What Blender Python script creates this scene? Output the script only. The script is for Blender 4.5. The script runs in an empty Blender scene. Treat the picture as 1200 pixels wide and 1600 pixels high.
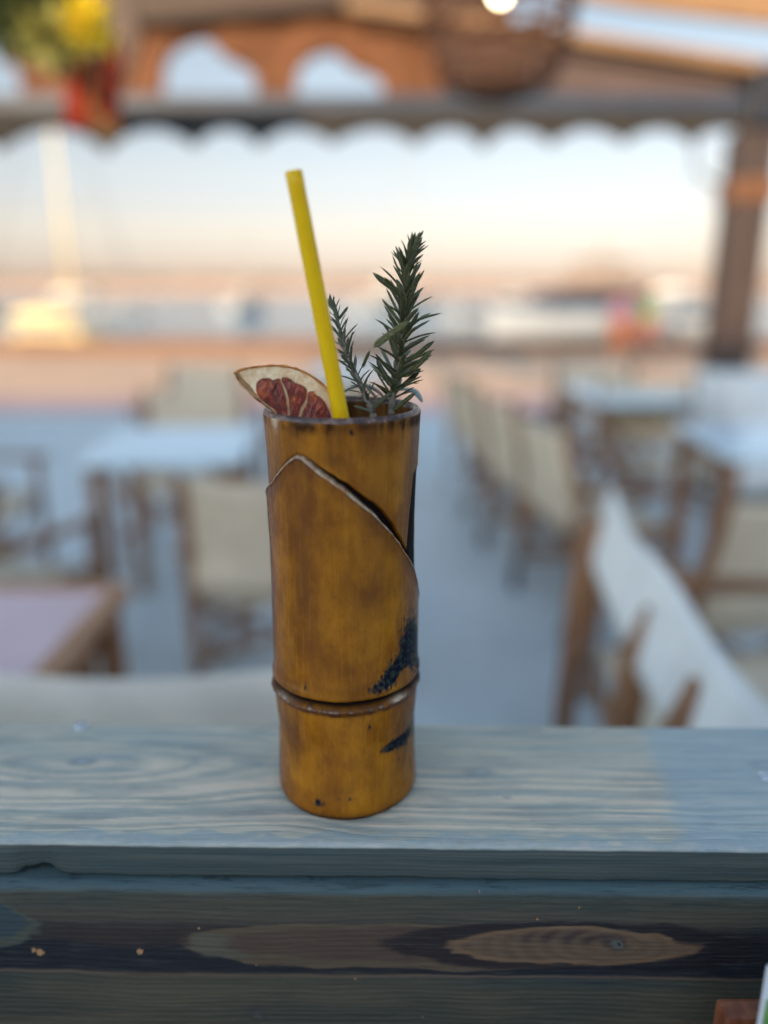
import bpy, bmesh, math, random
import numpy as np
from mathutils import Vector, Matrix, noise as mnoise
from math import sin, cos, tan, pi, radians, sqrt, atan, atan2, exp

random.seed(7)
S = bpy.context.scene
COL = S.collection
V = Vector

# ------------------------------------------------------------------ camera
PITCH = radians(16.4); F = 1200.0
TOP_Z = 1.05                     # top of the rail plank
EYE = TOP_Z + 0.264
cam_d = bpy.data.cameras.new('camera'); cam = bpy.data.objects.new('camera', cam_d); COL.objects.link(cam)
cam.location = (0, 0, EYE); cam.rotation_euler = (pi/2 - PITCH, 0, 0)
cam_d.sensor_width = 36; cam_d.sensor_fit = 'AUTO'; cam_d.lens = 27
cam_d.clip_start = 0.02; cam_d.clip_end = 6000
cam_d.dof.use_dof = True; cam_d.dof.focus_distance = 0.368; cam_d.dof.aperture_fstop = 1.75
S.camera = cam
# ------------------------------------------------------------------ world, sun, exposure
SUN_EL, SUN_AZ = radians(15), radians(205)     # azimuth clockwise from +Y: behind the camera, a little left
w = bpy.data.worlds.new('World'); S.world = w; w.use_nodes = True
wn = w.node_tree; wn.nodes.clear()
sky = wn.nodes.new('ShaderNodeTexSky'); sky.sky_type = 'NISHITA'; sky.sun_disc = False
sky.sun_elevation = SUN_EL; sky.sun_rotation = SUN_AZ
sky.air_density = 1.0; sky.dust_density = 0.6; sky.ozone_density = 1.0
bg = wn.nodes.new('ShaderNodeBackground'); bg.inputs['Strength'].default_value = 0.15
wo = wn.nodes.new('ShaderNodeOutputWorld')
tc = wn.nodes.new('ShaderNodeTexCoord'); sp = wn.nodes.new('ShaderNodeSeparateXYZ')
rmp = wn.nodes.new('ShaderNodeValToRGB')
wn.links.new(tc.outputs['Generated'], sp.inputs[0]); wn.links.new(sp.outputs['Z'], rmp.inputs[0])
rmp.color_ramp.interpolation = 'EASE'
e = rmp.color_ramp.elements                     # pale peach band low over the side of the sky away from the sun
e[0].position = 0.0; e[0].color = (.29, .25, .34, 1)
e[1].position = .62; e[1].color = (1.0, .93, .80, 1)
for p_, c_ in ((.03, (.295, .258, .335)), (.073, (.37, .298, .32)), (.15, (.43, .345, .33)), (.27, (.49, .40, .35))):
    x = e.new(p_); x.color = (*c_, 1)
dt = wn.nodes.new('ShaderNodeVectorMath'); dt.operation = 'DOT_PRODUCT'
dt.inputs[1].default_value = (-sin(SUN_AZ), -cos(SUN_AZ), 0)
wn.links.new(tc.outputs['Generated'], dt.inputs[0])
mr_ = wn.nodes.new('ShaderNodeMapRange'); mr_.interpolation_type = 'SMOOTHSTEP'
wn.links.new(dt.outputs['Value'], mr_.inputs[0]); mr_.inputs[1].default_value = -.55; mr_.inputs[2].default_value = .5
mx = wn.nodes.new('ShaderNodeMix'); mx.data_type = 'RGBA'; mx.blend_type = 'MULTIPLY'
wn.links.new(mr_.outputs[0], mx.inputs[0])
wn.links.new(sky.outputs[0], mx.inputs[6]); wn.links.new(rmp.outputs[0], mx.inputs[7])
wn.links.new(mx.outputs[2], bg.inputs[0]); wn.links.new(bg.outputs[0], wo.inputs[0])
sd = bpy.data.lights.new('sun', 'SUN'); so = bpy.data.objects.new('sun', sd); COL.objects.link(so)
sd.energy = 2.2; sd.angle = radians(.5); sd.color = (1, .74, .46)
sdir = V((sin(SUN_AZ)*cos(SUN_EL), cos(SUN_AZ)*cos(SUN_EL), sin(SUN_EL)))
so.rotation_euler = sdir.to_track_quat('Z', 'Y').to_euler(); so.location = (0, -5, 20)
S.view_settings.view_transform = 'Standard'; S.view_settings.look = 'None'
S.view_settings.exposure = 1.6; S.view_settings.gamma = 1
S.render.engine = 'CYCLES'
S.cycles.use_denoising = True
S.cycles.max_bounces = 8
S.cycles.sample_clamp_indirect = 6

# ------------------------------------------------------------------ geometry helpers
def ray(px, py):
    """direction of the view ray of photo pixel (1200x1600)"""
    u = (px-600)/F; v = (800-py)/F
    return V((u, cos(PITCH)+v*sin(PITCH), -sin(PITCH)+v*cos(PITCH)))
def on_z(px, py, z):
    d = ray(px, py); t = (z-EYE)/d.z
    return V((d.x*t, d.y*t, z))
def on_y(px, py, y):
    d = ray(px, py); t = y/d.y
    return V((d.x*t, y, EYE+d.z*t))

def tag(o, label=None, cat=None, group=None, kind=None):
    if label: o['label'] = label
    if cat: o['category'] = cat
    if group: o['group'] = group
    if kind: o['kind'] = kind
    return o
def empty(name, loc, label, cat, group=None, rz=0):
    o = bpy.data.objects.new(name, None); COL.objects.link(o); o.empty_display_size = .1
    o.location = loc; o.rotation_euler = (0, 0, rz)
    return tag(o, label, cat, group)
def mesh_obj(name, me, mat, parent=None, smooth=False):
    o = bpy.data.objects.new(name, me); COL.objects.link(o)
    if mat and not me.materials: me.materials.append(mat)
    if smooth: me.polygons.foreach_set('use_smooth', [True]*len(me.polygons))
    if parent: o.parent = parent
    return o
def from_bm(name, bm, mat, parent=None, smooth=False, loc=None):
    bmesh.ops.recalc_face_normals(bm, faces=bm.faces)
    me = bpy.data.meshes.new(name); bm.to_mesh(me); bm.free()
    o = mesh_obj(name, me, mat, parent, smooth)
    if loc is not None: o.location = loc
    return o
def add_box(bm, c, s, rot=None, bevel=0.0):
    b2 = bmesh.new(); bmesh.ops.create_cube(b2, size=1)
    for v in b2.verts: v.co = V((v.co.x*s[0], v.co.y*s[1], v.co.z*s[2]))
    if bevel: bmesh.ops.bevel(b2, geom=b2.edges[:], offset=bevel, segments=2, affect='EDGES', profile=.6)
    M = Matrix.Translation(c) @ (rot.to_4x4() if rot else Matrix.Identity(4))
    b2.transform(M); me = bpy.data.meshes.new('t'); b2.to_mesh(me); b2.free(); bm.from_mesh(me); bpy.data.meshes.remove(me)
def tube(bm, pts, rad, n=8, cap=True):
    """swept round tube through pts; rad number or list"""
    pts = [V(p) for p in pts]; rings = []
    up = V((0, 0, 1))
    for i, p in enumerate(pts):
        d = (pts[min(i+1, len(pts)-1)] - pts[max(i-1, 0)]).normalized()
        a = d.cross(up)
        if a.length < .05: a = d.cross(V((0, 1, 0)))
        a.normalize(); b = d.cross(a)
        r = rad[i] if isinstance(rad, (list, tuple)) else rad
        rings.append([bm.verts.new(p + (a*cos(2*pi*k/n) + b*sin(2*pi*k/n))*r) for k in range(n)])
    for A, B in zip(rings, rings[1:]):
        for k in range(n): bm.faces.new((A[k], A[(k+1) % n], B[(k+1) % n], B[k]))
    if cap: bm.faces.new(rings[0][::-1]); bm.faces.new(rings[-1])
def lathe(bm, prof, n=32, c=(0, 0, 0), close=False):
    rings = []
    for r, z in prof:
        rings.append([bm.verts.new((c[0]+r*cos(2*pi*k/n), c[1]+r*sin(2*pi*k/n), c[2]+z)) for k in range(n)])
    for A, B in zip(rings, rings[1:]):
        for k in range(n): bm.faces.new((A[k], A[(k+1) % n], B[(k+1) % n], B[k]))
    if close: bm.faces.new(rings[0][::-1]); bm.faces.new(rings[-1])
def prism(bm, pts, nrm, th):
    """polygon pts extruded by th along nrm"""
    nrm = V(nrm).normalized()*th
    a = [bm.verts.new(V(p)) for p in pts]; b = [bm.verts.new(V(p)+nrm) for p in pts]
    bm.faces.new(a); bm.faces.new(b[::-1])
    for i in range(len(a)):
        j = (i+1) % len(a); bm.faces.new((a[i], b[i], b[j], a[j]))
def crom(P, n=6, closed=False):
    out = []; L = len(P)
    rng = range(L if closed else L-1)
    for i in rng:
        g = (lambda k: P[k % L]) if closed else (lambda k: P[max(0, min(L-1, k))])
        p0, p1, p2, p3 = [np.array(g(i+k), float) for k in (-1, 0, 1, 2)]
        for k in range(n):
            t = k/n
            out.append(tuple(.5*((2*p1)+(-p0+p2)*t+(2*p0-5*p1+4*p2-p3)*t*t+(-p0+3*p1-3*p2+p3)*t**3)))
    if not closed: out.append(tuple(P[-1]))
    return out
def copy_tree(o, parent=None):
    c = o.copy(); COL.objects.link(c)
    if parent: c.parent = parent
    for ch in list(o.children): copy_tree(ch, c)
    return c
def sheet(bm, fn, nu, nv, th):
    """thick sheet: fn(u,v) -> point, offset by th along approximate normal"""
    P = [[V(fn(i/nu, j/nv)) for j in range(nv+1)] for i in range(nu+1)]
    def nr(i, j):
        a = P[min(i+1, nu)][j]-P[max(i-1, 0)][j]; b = P[i][min(j+1, nv)]-P[i][max(j-1, 0)]
        return a.cross(b).normalized()
    A = [[bm.verts.new(P[i][j]+nr(i, j)*th/2) for j in range(nv+1)] for i in range(nu+1)]
    B = [[bm.verts.new(P[i][j]-nr(i, j)*th/2) for j in range(nv+1)] for i in range(nu+1)]
    for i in range(nu):
        for j in range(nv):
            bm.faces.new((A[i][j], A[i+1][j], A[i+1][j+1], A[i][j+1]))
            bm.faces.new((B[i][j], B[i][j+1], B[i+1][j+1], B[i+1][j]))
    for i in range(nu):
        bm.faces.new((A[i][0], B[i][0], B[i+1][0], A[i+1][0])); bm.faces.new((A[i][nv], A[i+1][nv], B[i+1][nv], B[i][nv]))
    for j in range(nv):
        bm.faces.new((A[0][j], A[0][j+1], B[0][j+1], B[0][j])); bm.faces.new((A[nu][j], B[nu][j], B[nu][j+1], A[nu][j+1]))

# ------------------------------------------------------------------ node maths
class X:
    """a shader value with operators"""
    def __init__(s, nt, sock): s.nt, s.s = nt, sock
    def _m(s, op, *a):
        n = s.nt.nodes.new('ShaderNodeMath'); n.operation = op
        for i, v in enumerate((s,)+a):
            if isinstance(v, X): s.nt.links.new(v.s, n.inputs[i])
            else: n.inputs[i].default_value = v
        return X(s.nt, n.outputs[0])
    def __add__(s, o): return s._m('ADD', o)
    def __sub__(s, o): return s._m('SUBTRACT', o)
    def __mul__(s, o): return s._m('MULTIPLY', o)
    def __truediv__(s, o): return s._m('DIVIDE', o)
    __radd__ = __add__; __rmul__ = __mul__
    def neg(s): return s*-1.0
    def inv(s): return (s*-1.0)+1.0
    def sin(s): return s._m('SINE')
    def abs(s): return s._m('ABSOLUTE')
    def sqrt(s): return s._m('SQRT')
    def pow(s, k): return s._m('POWER', k)
    def max(s, o): return s._m('MAXIMUM', o)
    def min(s, o): return s._m('MINIMUM', o)
    def clamp(s): n = s._m('ADD', 0.0); n.s.node.use_clamp = True; return n
    def exp(s): return s._m('EXPONENT')
    def step(s, a, b, o0=0.0, o1=1.0):
        n = s.nt.nodes.new('ShaderNodeMapRange'); n.interpolation_type = 'SMOOTHSTEP'
        s.nt.links.new(s.s, n.inputs[0])
        for i, v in enumerate((a, b, o0, o1)): n.inputs[i+1].default_value = v
        return X(s.nt, n.outputs[0])
class Mat:
    def __init__(m, name, rough=.6, spec=.4):
        m.mat = bpy.data.materials.new(name); m.mat.use_nodes = True; m.nt = m.mat.node_tree
        m.b = m.nt.nodes['Principled BSDF']; m.b.inputs['Roughness'].default_value = rough
        m.b.inputs['Specular IOR Level'].default_value = spec
        m.out = m.nt.nodes['Material Output']
        m.tc = m.nt.nodes.new('ShaderNodeTexCoord')
    def xyz(m, which='Object'):
        n = m.nt.nodes.new('ShaderNodeSeparateXYZ'); m.nt.links.new(m.tc.outputs[which], n.inputs[0])
        return [X(m.nt, n.outputs[i]) for i in range(3)]
    def vec(m, x, y, z):
        n = m.nt.nodes.new('ShaderNodeCombineXYZ')
        for i, v in enumerate((x, y, z)):
            if isinstance(v, X): m.nt.links.new(v.s, n.inputs[i])
            else: n.inputs[i].default_value = v
        return n.outputs[0]
    def noise(m, vec, scale=5, detail=3, rough=.5, dist=0):
        n = m.nt.nodes.new('ShaderNodeTexNoise'); n.inputs['Scale'].default_value = scale
        n.inputs['Detail'].default_value = detail; n.inputs['Roughness'].default_value = rough; n.inputs['Distortion'].default_value = dist
        m.nt.links.new(vec if vec is not None else m.tc.outputs['Object'], n.inputs['Vector'])
        return X(m.nt, n.outputs[0])
    def attr(m, name):
        n = m.nt.nodes.new('ShaderNodeAttribute'); n.attribute_name = name; return X(m.nt, n.outputs['Fac'])
    def mix(m, f, a, b, mode='MIX'):
        n = m.nt.nodes.new('ShaderNodeMix'); n.data_type = 'RGBA'; n.blend_type = mode; n.clamp_factor = True
        for k, v in ((0, f), (6, a), (7, b)):
            if isinstance(v, X): m.nt.links.new(v.s, n.inputs[k])
            elif isinstance(v, bpy.types.NodeSocket): m.nt.links.new(v, n.inputs[k])
            elif isinstance(v, (tuple, list)): n.inputs[k].default_value = (*v, 1)
            else: n.inputs[k].default_value = v
        return n.outputs[2]
    def col(m, c):
        if isinstance(c, bpy.types.NodeSocket): m.nt.links.new(c, m.b.inputs['Base Color'])
        else: m.b.inputs['Base Color'].default_value = (*c, 1)
    def set(m, name, v):
        if isinstance(v, X): m.nt.links.new(v.s, m.b.inputs[name])
        else: m.b.inputs[name].default_value = v
    def bump(m, h, dist=.001, strength=1.0):
        n = m.nt.nodes.new('ShaderNodeBump'); n.inputs['Distance'].default_value = dist; n.inputs['Strength'].default_value = strength
        m.nt.links.new(h.s, n.inputs['Height']); m.nt.links.new(n.outputs[0], m.b.inputs['Normal'])

def simple(name, c, rough=.6, var=.15, scale=8, bump=0, spec=.4, stretch=(1, 1, 1)):
    m = Mat(name, rough, spec); x, y, z = m.xyz()
    v = m.vec(x*stretch[0], y*stretch[1], z*stretch[2])
    n = m.noise(v, scale, 4, .6)
    m.col(m.mix(n.step(.3, .7), tuple(k*(1-var) for k in c), tuple(min(1, k*(1+var)) for k in c)))
    if bump: m.bump(n, bump)
    return m.mat
def fabric(name, c, transl=.0, var=.08):
    m = Mat(name, .9, .1); x, y, z = m.xyz()
    n = m.noise(None, 9, 4); wv = ((x*2600).sin()*(y*2600+z*2600).sin())
    m.col(m.mix(n.step(.3, .7), tuple(k*(1-var) for k in c), tuple(min(1, k*(1+var)) for k in c)))
    m.bump(wv*.3+n, .0008)
    if transl:
        t = m.nt.nodes.new('ShaderNodeBsdfTranslucent'); t.inputs[0].default_value = (*c, 1)
        mxs = m.nt.nodes.new('ShaderNodeMixShader'); mxs.inputs[0].default_value = transl
        m.nt.links.new(m.b.outputs[0], mxs.inputs[1]); m.nt.links.new(t.outputs[0], mxs.inputs[2]); m.nt.links.new(mxs.outputs[0], m.out.inputs[0])
    return m.mat
def wood(name, c1, c2, rough=.5, sc=14):
    m = Mat(name, rough, .4); x, y, z = m.xyz()
    n = m.noise(m.vec(x*3, y*3, z*.4), sc, 4, .6, .4)
    m.col(m.mix(n.step(.3, .7), c1, c2)); m.bump(n, .001)
    return m.mat

M_frame = wood('oiled_chair_wood', (.17, .072, .030), (.34, .16, .07))
M_greige = fabric('greige_canvas', (.72, .58, .41))
M_cream = fabric('cream_canvas', (.90, .78, .62))
M_lilac = fabric('lilac_canvas', (.66, .54, .58))
M_table = simple('pale_blue_tabletop', (.66, .80, .84), .22, .05, 5)
M_dark = simple('dark_metal', (.013, .017, .026), .45, .2, 20)
M_floor = None

# ================================================================== SETTING
def ground_mat(name, c1, c2, rough, sc, bump):
    m = Mat(name, rough, .5); x, y, z = m.xyz()
    n = m.noise(None, sc, 5, .6); n2 = m.noise(None, sc*14, 3)
    m.col(m.mix((n*.7+n2*.3).step(.35, .65), c1, c2)); m.bump(n2, bump)
    m.set('Roughness', n.step(.3, .7, rough-.08, rough+.1))
    return m.mat
def slab(name, x0, x1, y0, y1, z, mat, th=.3):
    bm = bmesh.new(); add_box(bm, ((x0+x1)/2, (y0+y1)/2, z-th/2), (x1-x0, y1-y0, th))
    return tag(from_bm(name, bm, mat), kind='structure')
QY = 16.2
slab('terrace_floor', -60, 60, -40, 8.2, 0.0, ground_mat('terrace_concrete', (.44, .48, .47), (.62, .65, .63), .45, .9, .002), 1.5)
slab('paved_border', -60, 60, 8.2, 9.6, 0.0, ground_mat('pink_paving', (.50, .30, .27), (.62, .40, .35), .6, 1.5, .002), 1.5)
slab('quay_pavement', -60, 60, 9.6, QY, 0.0, ground_mat('warm_paving', (.60, .36, .20), (.76, .48, .29), .6, .7, .003), 2.5)
# the quay's timber kerb
bm = bmesh.new(); add_box(bm, (0, QY-.16, .14), (110, .32, .28), bevel=.02)
tag(from_bm('quay_kerb', bm, wood('kerb_timber', (.13, .055, .022), (.21, .095, .038))), kind='structure')
# sea
m = Mat('sea_water', .12, .5); x, y, z = m.xyz()
m.col((.20, .25, .26)); n = m.noise(m.vec(x*.8, y*2.2, z), 1.3, 4, .6); m.bump(n, .12)
bm = bmesh.new(); bmesh.ops.create_grid(bm, x_segments=2, y_segments=2, size=1)
for v in bm.verts: v.co = V((v.co.x*3500, v.co.y*2500+2500+QY-3, -1.15))
tag(from_bm('sea', bm, m.mat), kind='structure')
# far shore and breakwater
def ridge(name, y, x0, x1, zt, depth, mat, seed, amp):
    bm = bmesh.new(); N = 160; R = []
    for i in range(N+1):
        x = x0+(x1-x0)*i/N
        h = zt*(1+amp*mnoise.noise(V((i*.13, seed, 0)))+amp*.5*mnoise.noise(V((i*.6, seed, 3))))
        R.append([bm.verts.new((x, y, -1.4)), bm.verts.new((x, y+depth*.3, h*.7)), bm.verts.new((x, y+depth*.6, h)), bm.verts.new((x, y+depth, -1.4))])
    for A, B in zip(R, R[1:]):
        for k in range(3): bm.faces.new((A[k], B[k], B[k+1], A[k+1]))
    return tag(from_bm(name, bm, mat, smooth=False), kind='structure')
ridge('far_shore', 900, -1500, 1500, 12, 160, simple('far_land', (.36, .25, .18), .9, .2, .02), 1.7, .55)
ridge('breakwater', 260, -240, 150, 2.4, 12, simple('breakwater_rock', (.36, .25, .18), .9, .3, .3), 5.1, .25)

# ================================================================== RAIL (bar counter)
A0, A1 = on_z(0, 1127, TOP_Z), on_z(1200, 1135, TOP_Z)      # far edge
B0, B1 = on_z(0, 1314, TOP_Z), on_z(1200, 1326, TOP_Z)      # near edge
adir = (B1-B0).normalized(); yaw = atan2(adir.y, adir.x)
mid = (B0+B1)/2
depth = ((A0+A1)/2-mid).dot(V((-adir.y, adir.x, 0)))
rail = empty('bar_rail', (mid.x, mid.y, 0), 'weathered blue stained timber rail with flat top plank that the bamboo cup stands on', 'railing', rz=yaw)
PT = .0205
RINV = Matrix.Rotation(-yaw, 3, 'Z')
def ppx(px, py):
    """photo pixel -> local (x, y) on the plank top"""
    l = RINV @ (on_z(px, py, TOP_Z)-V((mid.x, mid.y, TOP_Z))); return l.x, l.y
FY = -.0065
def fpx(px, py):
    """photo pixel -> local (x, z below board top) on the fascia front"""
    o = RINV @ (V((0, 0, EYE))-V((mid.x, mid.y, TOP_Z-PT-.0009))); d = RINV @ ray(px, py); t = (FY-o.y)/d.y
    return o.x+d.x*t, o.z+d.z*t
def plank_mat():
    m = Mat('washed_blue_plank', .45, .4); x, y, z = m.xyz()
    w0 = m.noise(m.vec(x*1.0, y*3, z), 5, 2, .4)
    w1 = m.noise(m.vec(x*1.0, y*4, z*5), 16, 3, .5)
    w2 = m.noise(m.vec(x*6, y*40, z*10), 6, 3, .5)
    kx, ky = ppx(110, 1192)
    dx = x-kx; dy = y-ky
    sxx = dx.step(0.0, .001)                                  # longer towards the right
    ax_ = (dx*.215)*sxx+(dx*.30)*sxx.inv()
    ell = (ax_*ax_+dy*dy+.00002).sqrt()
    g = ell+(w0-.5)*.010+(w1-.5)*.006+(w2-.5)*.0012
    gs = dy.neg()+(w0-.5)*.012+(w1-.5)*.0035+(w2-.5)*.0010
    rx = ppx(560, 1230)[0]
    right = x.step(rx-.05, rx+.02)
    fld = g*right.inv()+gs*right
    ring = (fld*880.0+w1*4+(fld*310.0+1.0).sin()*1.3+(fld*123.0).sin()*1.5).sin()*.5+.5
    ring2 = (fld*2300.0+w0*9+(fld*410.0).sin()*2).sin()*.5+.5
    fine = m.noise(m.vec(x*18, y*1500, z*300), 1.0, 5, .75)
    pore = m.noise(m.vec(x*34, y*1050, z*300), 1.0, 4, .8)
    speck = m.noise(None, 900, 3, .7)
    patch = m.noise(m.vec(x*3, y*14, z*3), 4.0, 4, .6)
    patch2 = m.noise(m.vec(x*1.4, y*20, z*3), 7.0, 3, .6)
    yb_ = ppx(600, 1210)[1]; yn = ppx(600, 1300)[1]
    band = y.step(yn-.003, yn+.006)*y.step(yb_+.022, yb_-.012)
    strp = (ring.step(.45, .9)*.75+ring2.step(.55, .95)*.28)*(fine*1.5-.05)
    tanm = strp*(patch.step(.36, .52)*.75+.25)*(band*.85+.16)
    bx, by = ppx(1040, 1240); bx0, by0 = ppx(1015, 1170)
    k_ = (bx0-bx)/(by0-by)
    blue_r = (x-(y-by)*k_+(w2-.5)*.010+(fine-.5)*.012+(w1-.5)*.006).step(bx-.006, bx+.007)
    tanm = tanm*(blue_r*.80).inv()
    base = m.mix(patch.step(.3, .7), (.40, .405, .325), (.57, .52, .39))
    base = m.mix(patch2.step(.48, .68)*.8, base, (.31, .38, .365))
    base = m.mix((w1*.6+fine*.4).step(.50, .40)*.4, base, (.17, .20, .20))
    base = m.mix(blue_r*.6, base, (.33, .44, .47))
    c = m.mix(tanm.clamp(), base, (.88, .66, .46))
    c = m.mix(((ring.inv()*fine).step(.35, .62))*.5, c, (.15, .20, .22))
    c = m.mix((m.noise(m.vec(x*5, y*8, z), 30, 5, .7).step(.62, .74))*.35, c, (.20, .25, .27))
    c = m.mix(pore.step(.54, .66)*.55, c, (.14, .17, .175)); c = m.mix(pore.step(.45, .34)*.42, c, (.72, .63, .50)); c = m.mix(speck.step(.66, .72)*.35, c, (.13, .15, .16)); c = m.mix(speck.step(.34, .28)*.35, c, (.72, .68, .60))
    for kpx, kpy, kr, kd_ in ((128, 1190, .0055, .65), (750, 1207, .006, .35), (300, 1168, .004, .3), (792, 1246, .0018, .5), (1196, 1195, .007, .3)):
        qx, qy = ppx(kpx, kpy)
        kd = (((x-qx)*.5)*((x-qx)*.5)+(y-qy)*(y-qy)).sqrt()+(w2-.5)*.003
        c = m.mix(kd.step(kr, kr*.5)*kd_, c, (.17, .22, .24))
        c = m.mix(kd.step(kr*.4, kr*.1)*kd_, c, (.45, .50, .52))
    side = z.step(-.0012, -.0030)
    sidec = m.mix(m.noise(m.vec(x*6, y, z*900), 1.2, 4).step(.35, .65), (.040, .058, .056), (.085, .098, .085))  # side faces coloured darker, painting in their shade
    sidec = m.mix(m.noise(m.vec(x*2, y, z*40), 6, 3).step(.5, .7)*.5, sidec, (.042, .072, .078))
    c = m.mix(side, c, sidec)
    edge = m.noise(m.vec(x*14, y*10, z*60), 4, 4, .7)
    scal = (x*210.0+w0*9).sin()*.0022+(x*97.0).sin()*.0015
    c = m.mix((y+scal).step(.0080, .0062)*side.inv()*.65*edge.step(.36, .5), c, (.30, .37, .37))
    c = m.mix((y+scal*.6).step(.0045, .0030)*side.inv()*edge.step(.40, .70)*.5, c, (.60, .50, .41))
    m.col(c)
    m.bump(ring*.3+fine*.6+pore*.3+ring2*.15, .0008)
    m.set('Roughness', ring.step(0, 1, .38, .55))
    return m.mat
def wavy_board(name, L, y0, y1, z0, z1, mat, parent, loc, chip=None, bev=.0022, nx=700):
    """long board with softened uneven edges; profile swept along x"""
    prof = []
    def arc(cy, cz, a0, a1):
        for k in range(4):
            a = a0+(a1-a0)*k/3; prof.append((cy+bev*cos(a), cz+bev*sin(a), 1))
    arc(y0+bev, z0+bev, pi*1.5, pi); arc(y0+bev, z1-bev, pi, pi/2)
    for k in range(1, 12): prof.append((y0+bev+(y1-y0-2*bev)*k/12, z1, 0))
    arc(y1-bev, z1-bev, pi/2, 0); arc(y1-bev, z0+bev, 0, -pi/2)
    n = len(prof); verts = []; faces = []
    for i in range(nx+1):
        x = -L/2+L*i/nx
        wv = .0007*mnoise.noise(V((x*30, 1.3, 0)))+.0005*mnoise.noise(V((x*110, 4.3, 0)))
        for j, (py_, pz_, ed) in enumerate(prof):
            y = py_; z = pz_
            if ed and py_ < (y0+y1)/2: z += wv*(1 if pz_ > (z0+z1)/2 else .6); y += wv*.8
            if chip: dy_, dz_ = chip(x, py_, pz_); y += dy_; z += dz_
            verts.append((x, y, z))
    for i in range(nx):
        for j in range(n):
            a = i*n+j; b = i*n+(j+1) % n; faces.append((a, b, b+n, a+n))
    faces.append(tuple(range(n))[::-1]); faces.append(tuple(range(nx*n, nx*n+n)))
    me = bpy.data.meshes.new(name); me.from_pydata(verts, [], faces); me.update()
    bm = bmesh.new(); bm.from_mesh(me); bmesh.ops.recalc_face_normals(bm, faces=bm.faces); bm.to_mesh(me); bm.free()
    o = mesh_obj(name, me, mat, parent, True); o.location = loc
    return o
def chip1(x, y, z):
    # notch in the lower front edge of the plank, left
    if y < .006 and z < -.010:
        k = exp(-((x+.172)/.009)**4)
        return (.003*k, .0035*k*(1+.4*sin(x*900)))
    return (0, 0)
plank = wavy_board('plank', 3.0, 0, depth, -PT, 0, plank_mat(), rail, (0, 0, TOP_Z), chip1)
def fascia_mat():
    m = Mat('burnt_blue_board', .5, .2); x, y, z = m.xyz()     # z 0 at board top, down negative
    w1 = m.noise(m.vec(x*1.0, y, z*5), 6, 3, .5); w2 = m.noise(m.vec(x*10, y*4, z*50), 3, 4, .6)
    w3 = m.noise(m.vec(x*30, y*4, z*90), 3, 4, .6)
    fine = m.noise(m.vec(x*12, y*30, z*1400), 1.0, 5, .75)
    pore = m.noise(m.vec(x*30, y*30, z*1100), 1.0, 4, .8)
    zw = z+(w1-.5)*.007+(w2-.5)*.0022
    w4 = m.noise(m.vec(x*1.0, y, z*2), 26, 3, .55)
    zz = z+(w2-.5)*.0024+(w3-.5)*.0010+(w4-.5)*.0085
    def zof(py): return fpx(600, py)[1]
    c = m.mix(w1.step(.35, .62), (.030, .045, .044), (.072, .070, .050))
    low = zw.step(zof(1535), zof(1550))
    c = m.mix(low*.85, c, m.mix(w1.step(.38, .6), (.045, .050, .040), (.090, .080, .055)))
    grain = ((zw+(w1-.5)*.012)*(2*pi/.0034)).sin()*.5+.5
    c = m.mix((grain*(fine*1.3)).step(.30, .75)*(low*.35+.15), c, (.14, .115, .075))
    def blob(px, py, rx, ry, s0, s1, pw=2, jx=.0):
        cx, cz = fpx(px, py); e_, f_ = fpx(px+rx, py+ry); axx = e_-cx; azz = cz-f_
        d = ((((x-cx)+(w4-.5)*.05+(w2-.5)*jx)/axx).abs().pow(pw)+((zz-cz)/azz).abs().pow(pw))
        return d.step(s1, s0)
    # charred band
    burn = zw.step(zof(1428), zof(1462))*zw.step(zof(1530), zof(1516))
    c = m.mix(burn*.92, c, (.011, .014, .022))
    c = m.mix(burn*w1.step(.46, .6)*zw.step(zof(1492), zof(1470))*.75, c, (.050, .036, .030))
    c = m.mix(zw.step(zof(1448), zof(1438))*zw.step(zof(1415), zof(1428))*.45, c, (.085, .070, .052))
    c = m.mix((zw-zof(1524)).abs().step(.0016, 0)*.55, c, (.20, .125, .085))
    # left lobe of teal
    c = m.mix(blob(-20, 1440, 76, 42, .85, 1.1)*.8, c, (.085, .095, .070))
    c = m.mix(blob(-30, 1434, 74, 36, .8, 1.1)*.85, c, (.035, .058, .070))
    # long pale-edged figure, left of middle
    c = m.mix(blob(640, 1480, 357, 40, .92, 1.05, 2.6, .01)*.8, c, (.13, .092, .056))
    c = m.mix(blob(345, 1479, 60, 24, .75, 1.1, 2)*.6, c, (.105, .110, .080))
    c = m.mix(blob(700, 1478, 350, 33, .80, 1.08, 2.4, .02)*.85, c, (.085, .054, .040))
    # eye shaped figure on the right
    c = m.mix(blob(905, 1480, 300, 42, .85, 1.1, 2.2)*.85, c, (.013, .012, .017))
    ey = blob(895, 1479, 200, 33, .86, 1.06, 1.8, .02); c = m.mix(ey*.9, c, (.20, .118, .062))
    c = m.mix(blob(900, 1479, 184, 28, .75, 1.05, 1.9)*.9, c, (.105, .068, .045))
    c = m.mix(blob(890, 1466, 90, 11, .3, 1.3)*.8, c, (.040, .024, .026))
    kx, kz = fpx(962, 1476)
    rg = ((((x-kx)*.42)*((x-kx)*.42)+(zz-kz)*(zz-kz)).sqrt()*1500+w2*3).sin()*.5+.5
    c = m.mix(ey*rg*.5, c, (.165, .11, .07))
    c = m.mix(blob(962, 1474, 30, 17, .5, 1.2)*.6, c, (.050, .036, .034))
    c = m.mix(blob(962, 1476, 17, 9, .4, 1.2)*.9, c, (.11, .12, .105))
    c = m.mix(blob(964, 1476, 6, 4, .4, 1.2)*.9, c, (.025, .024, .026))
    c = m.mix(blob(410, 1583, 30, 15, .4, 1.2)*.7, c, (.050, .048, .044))
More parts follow.
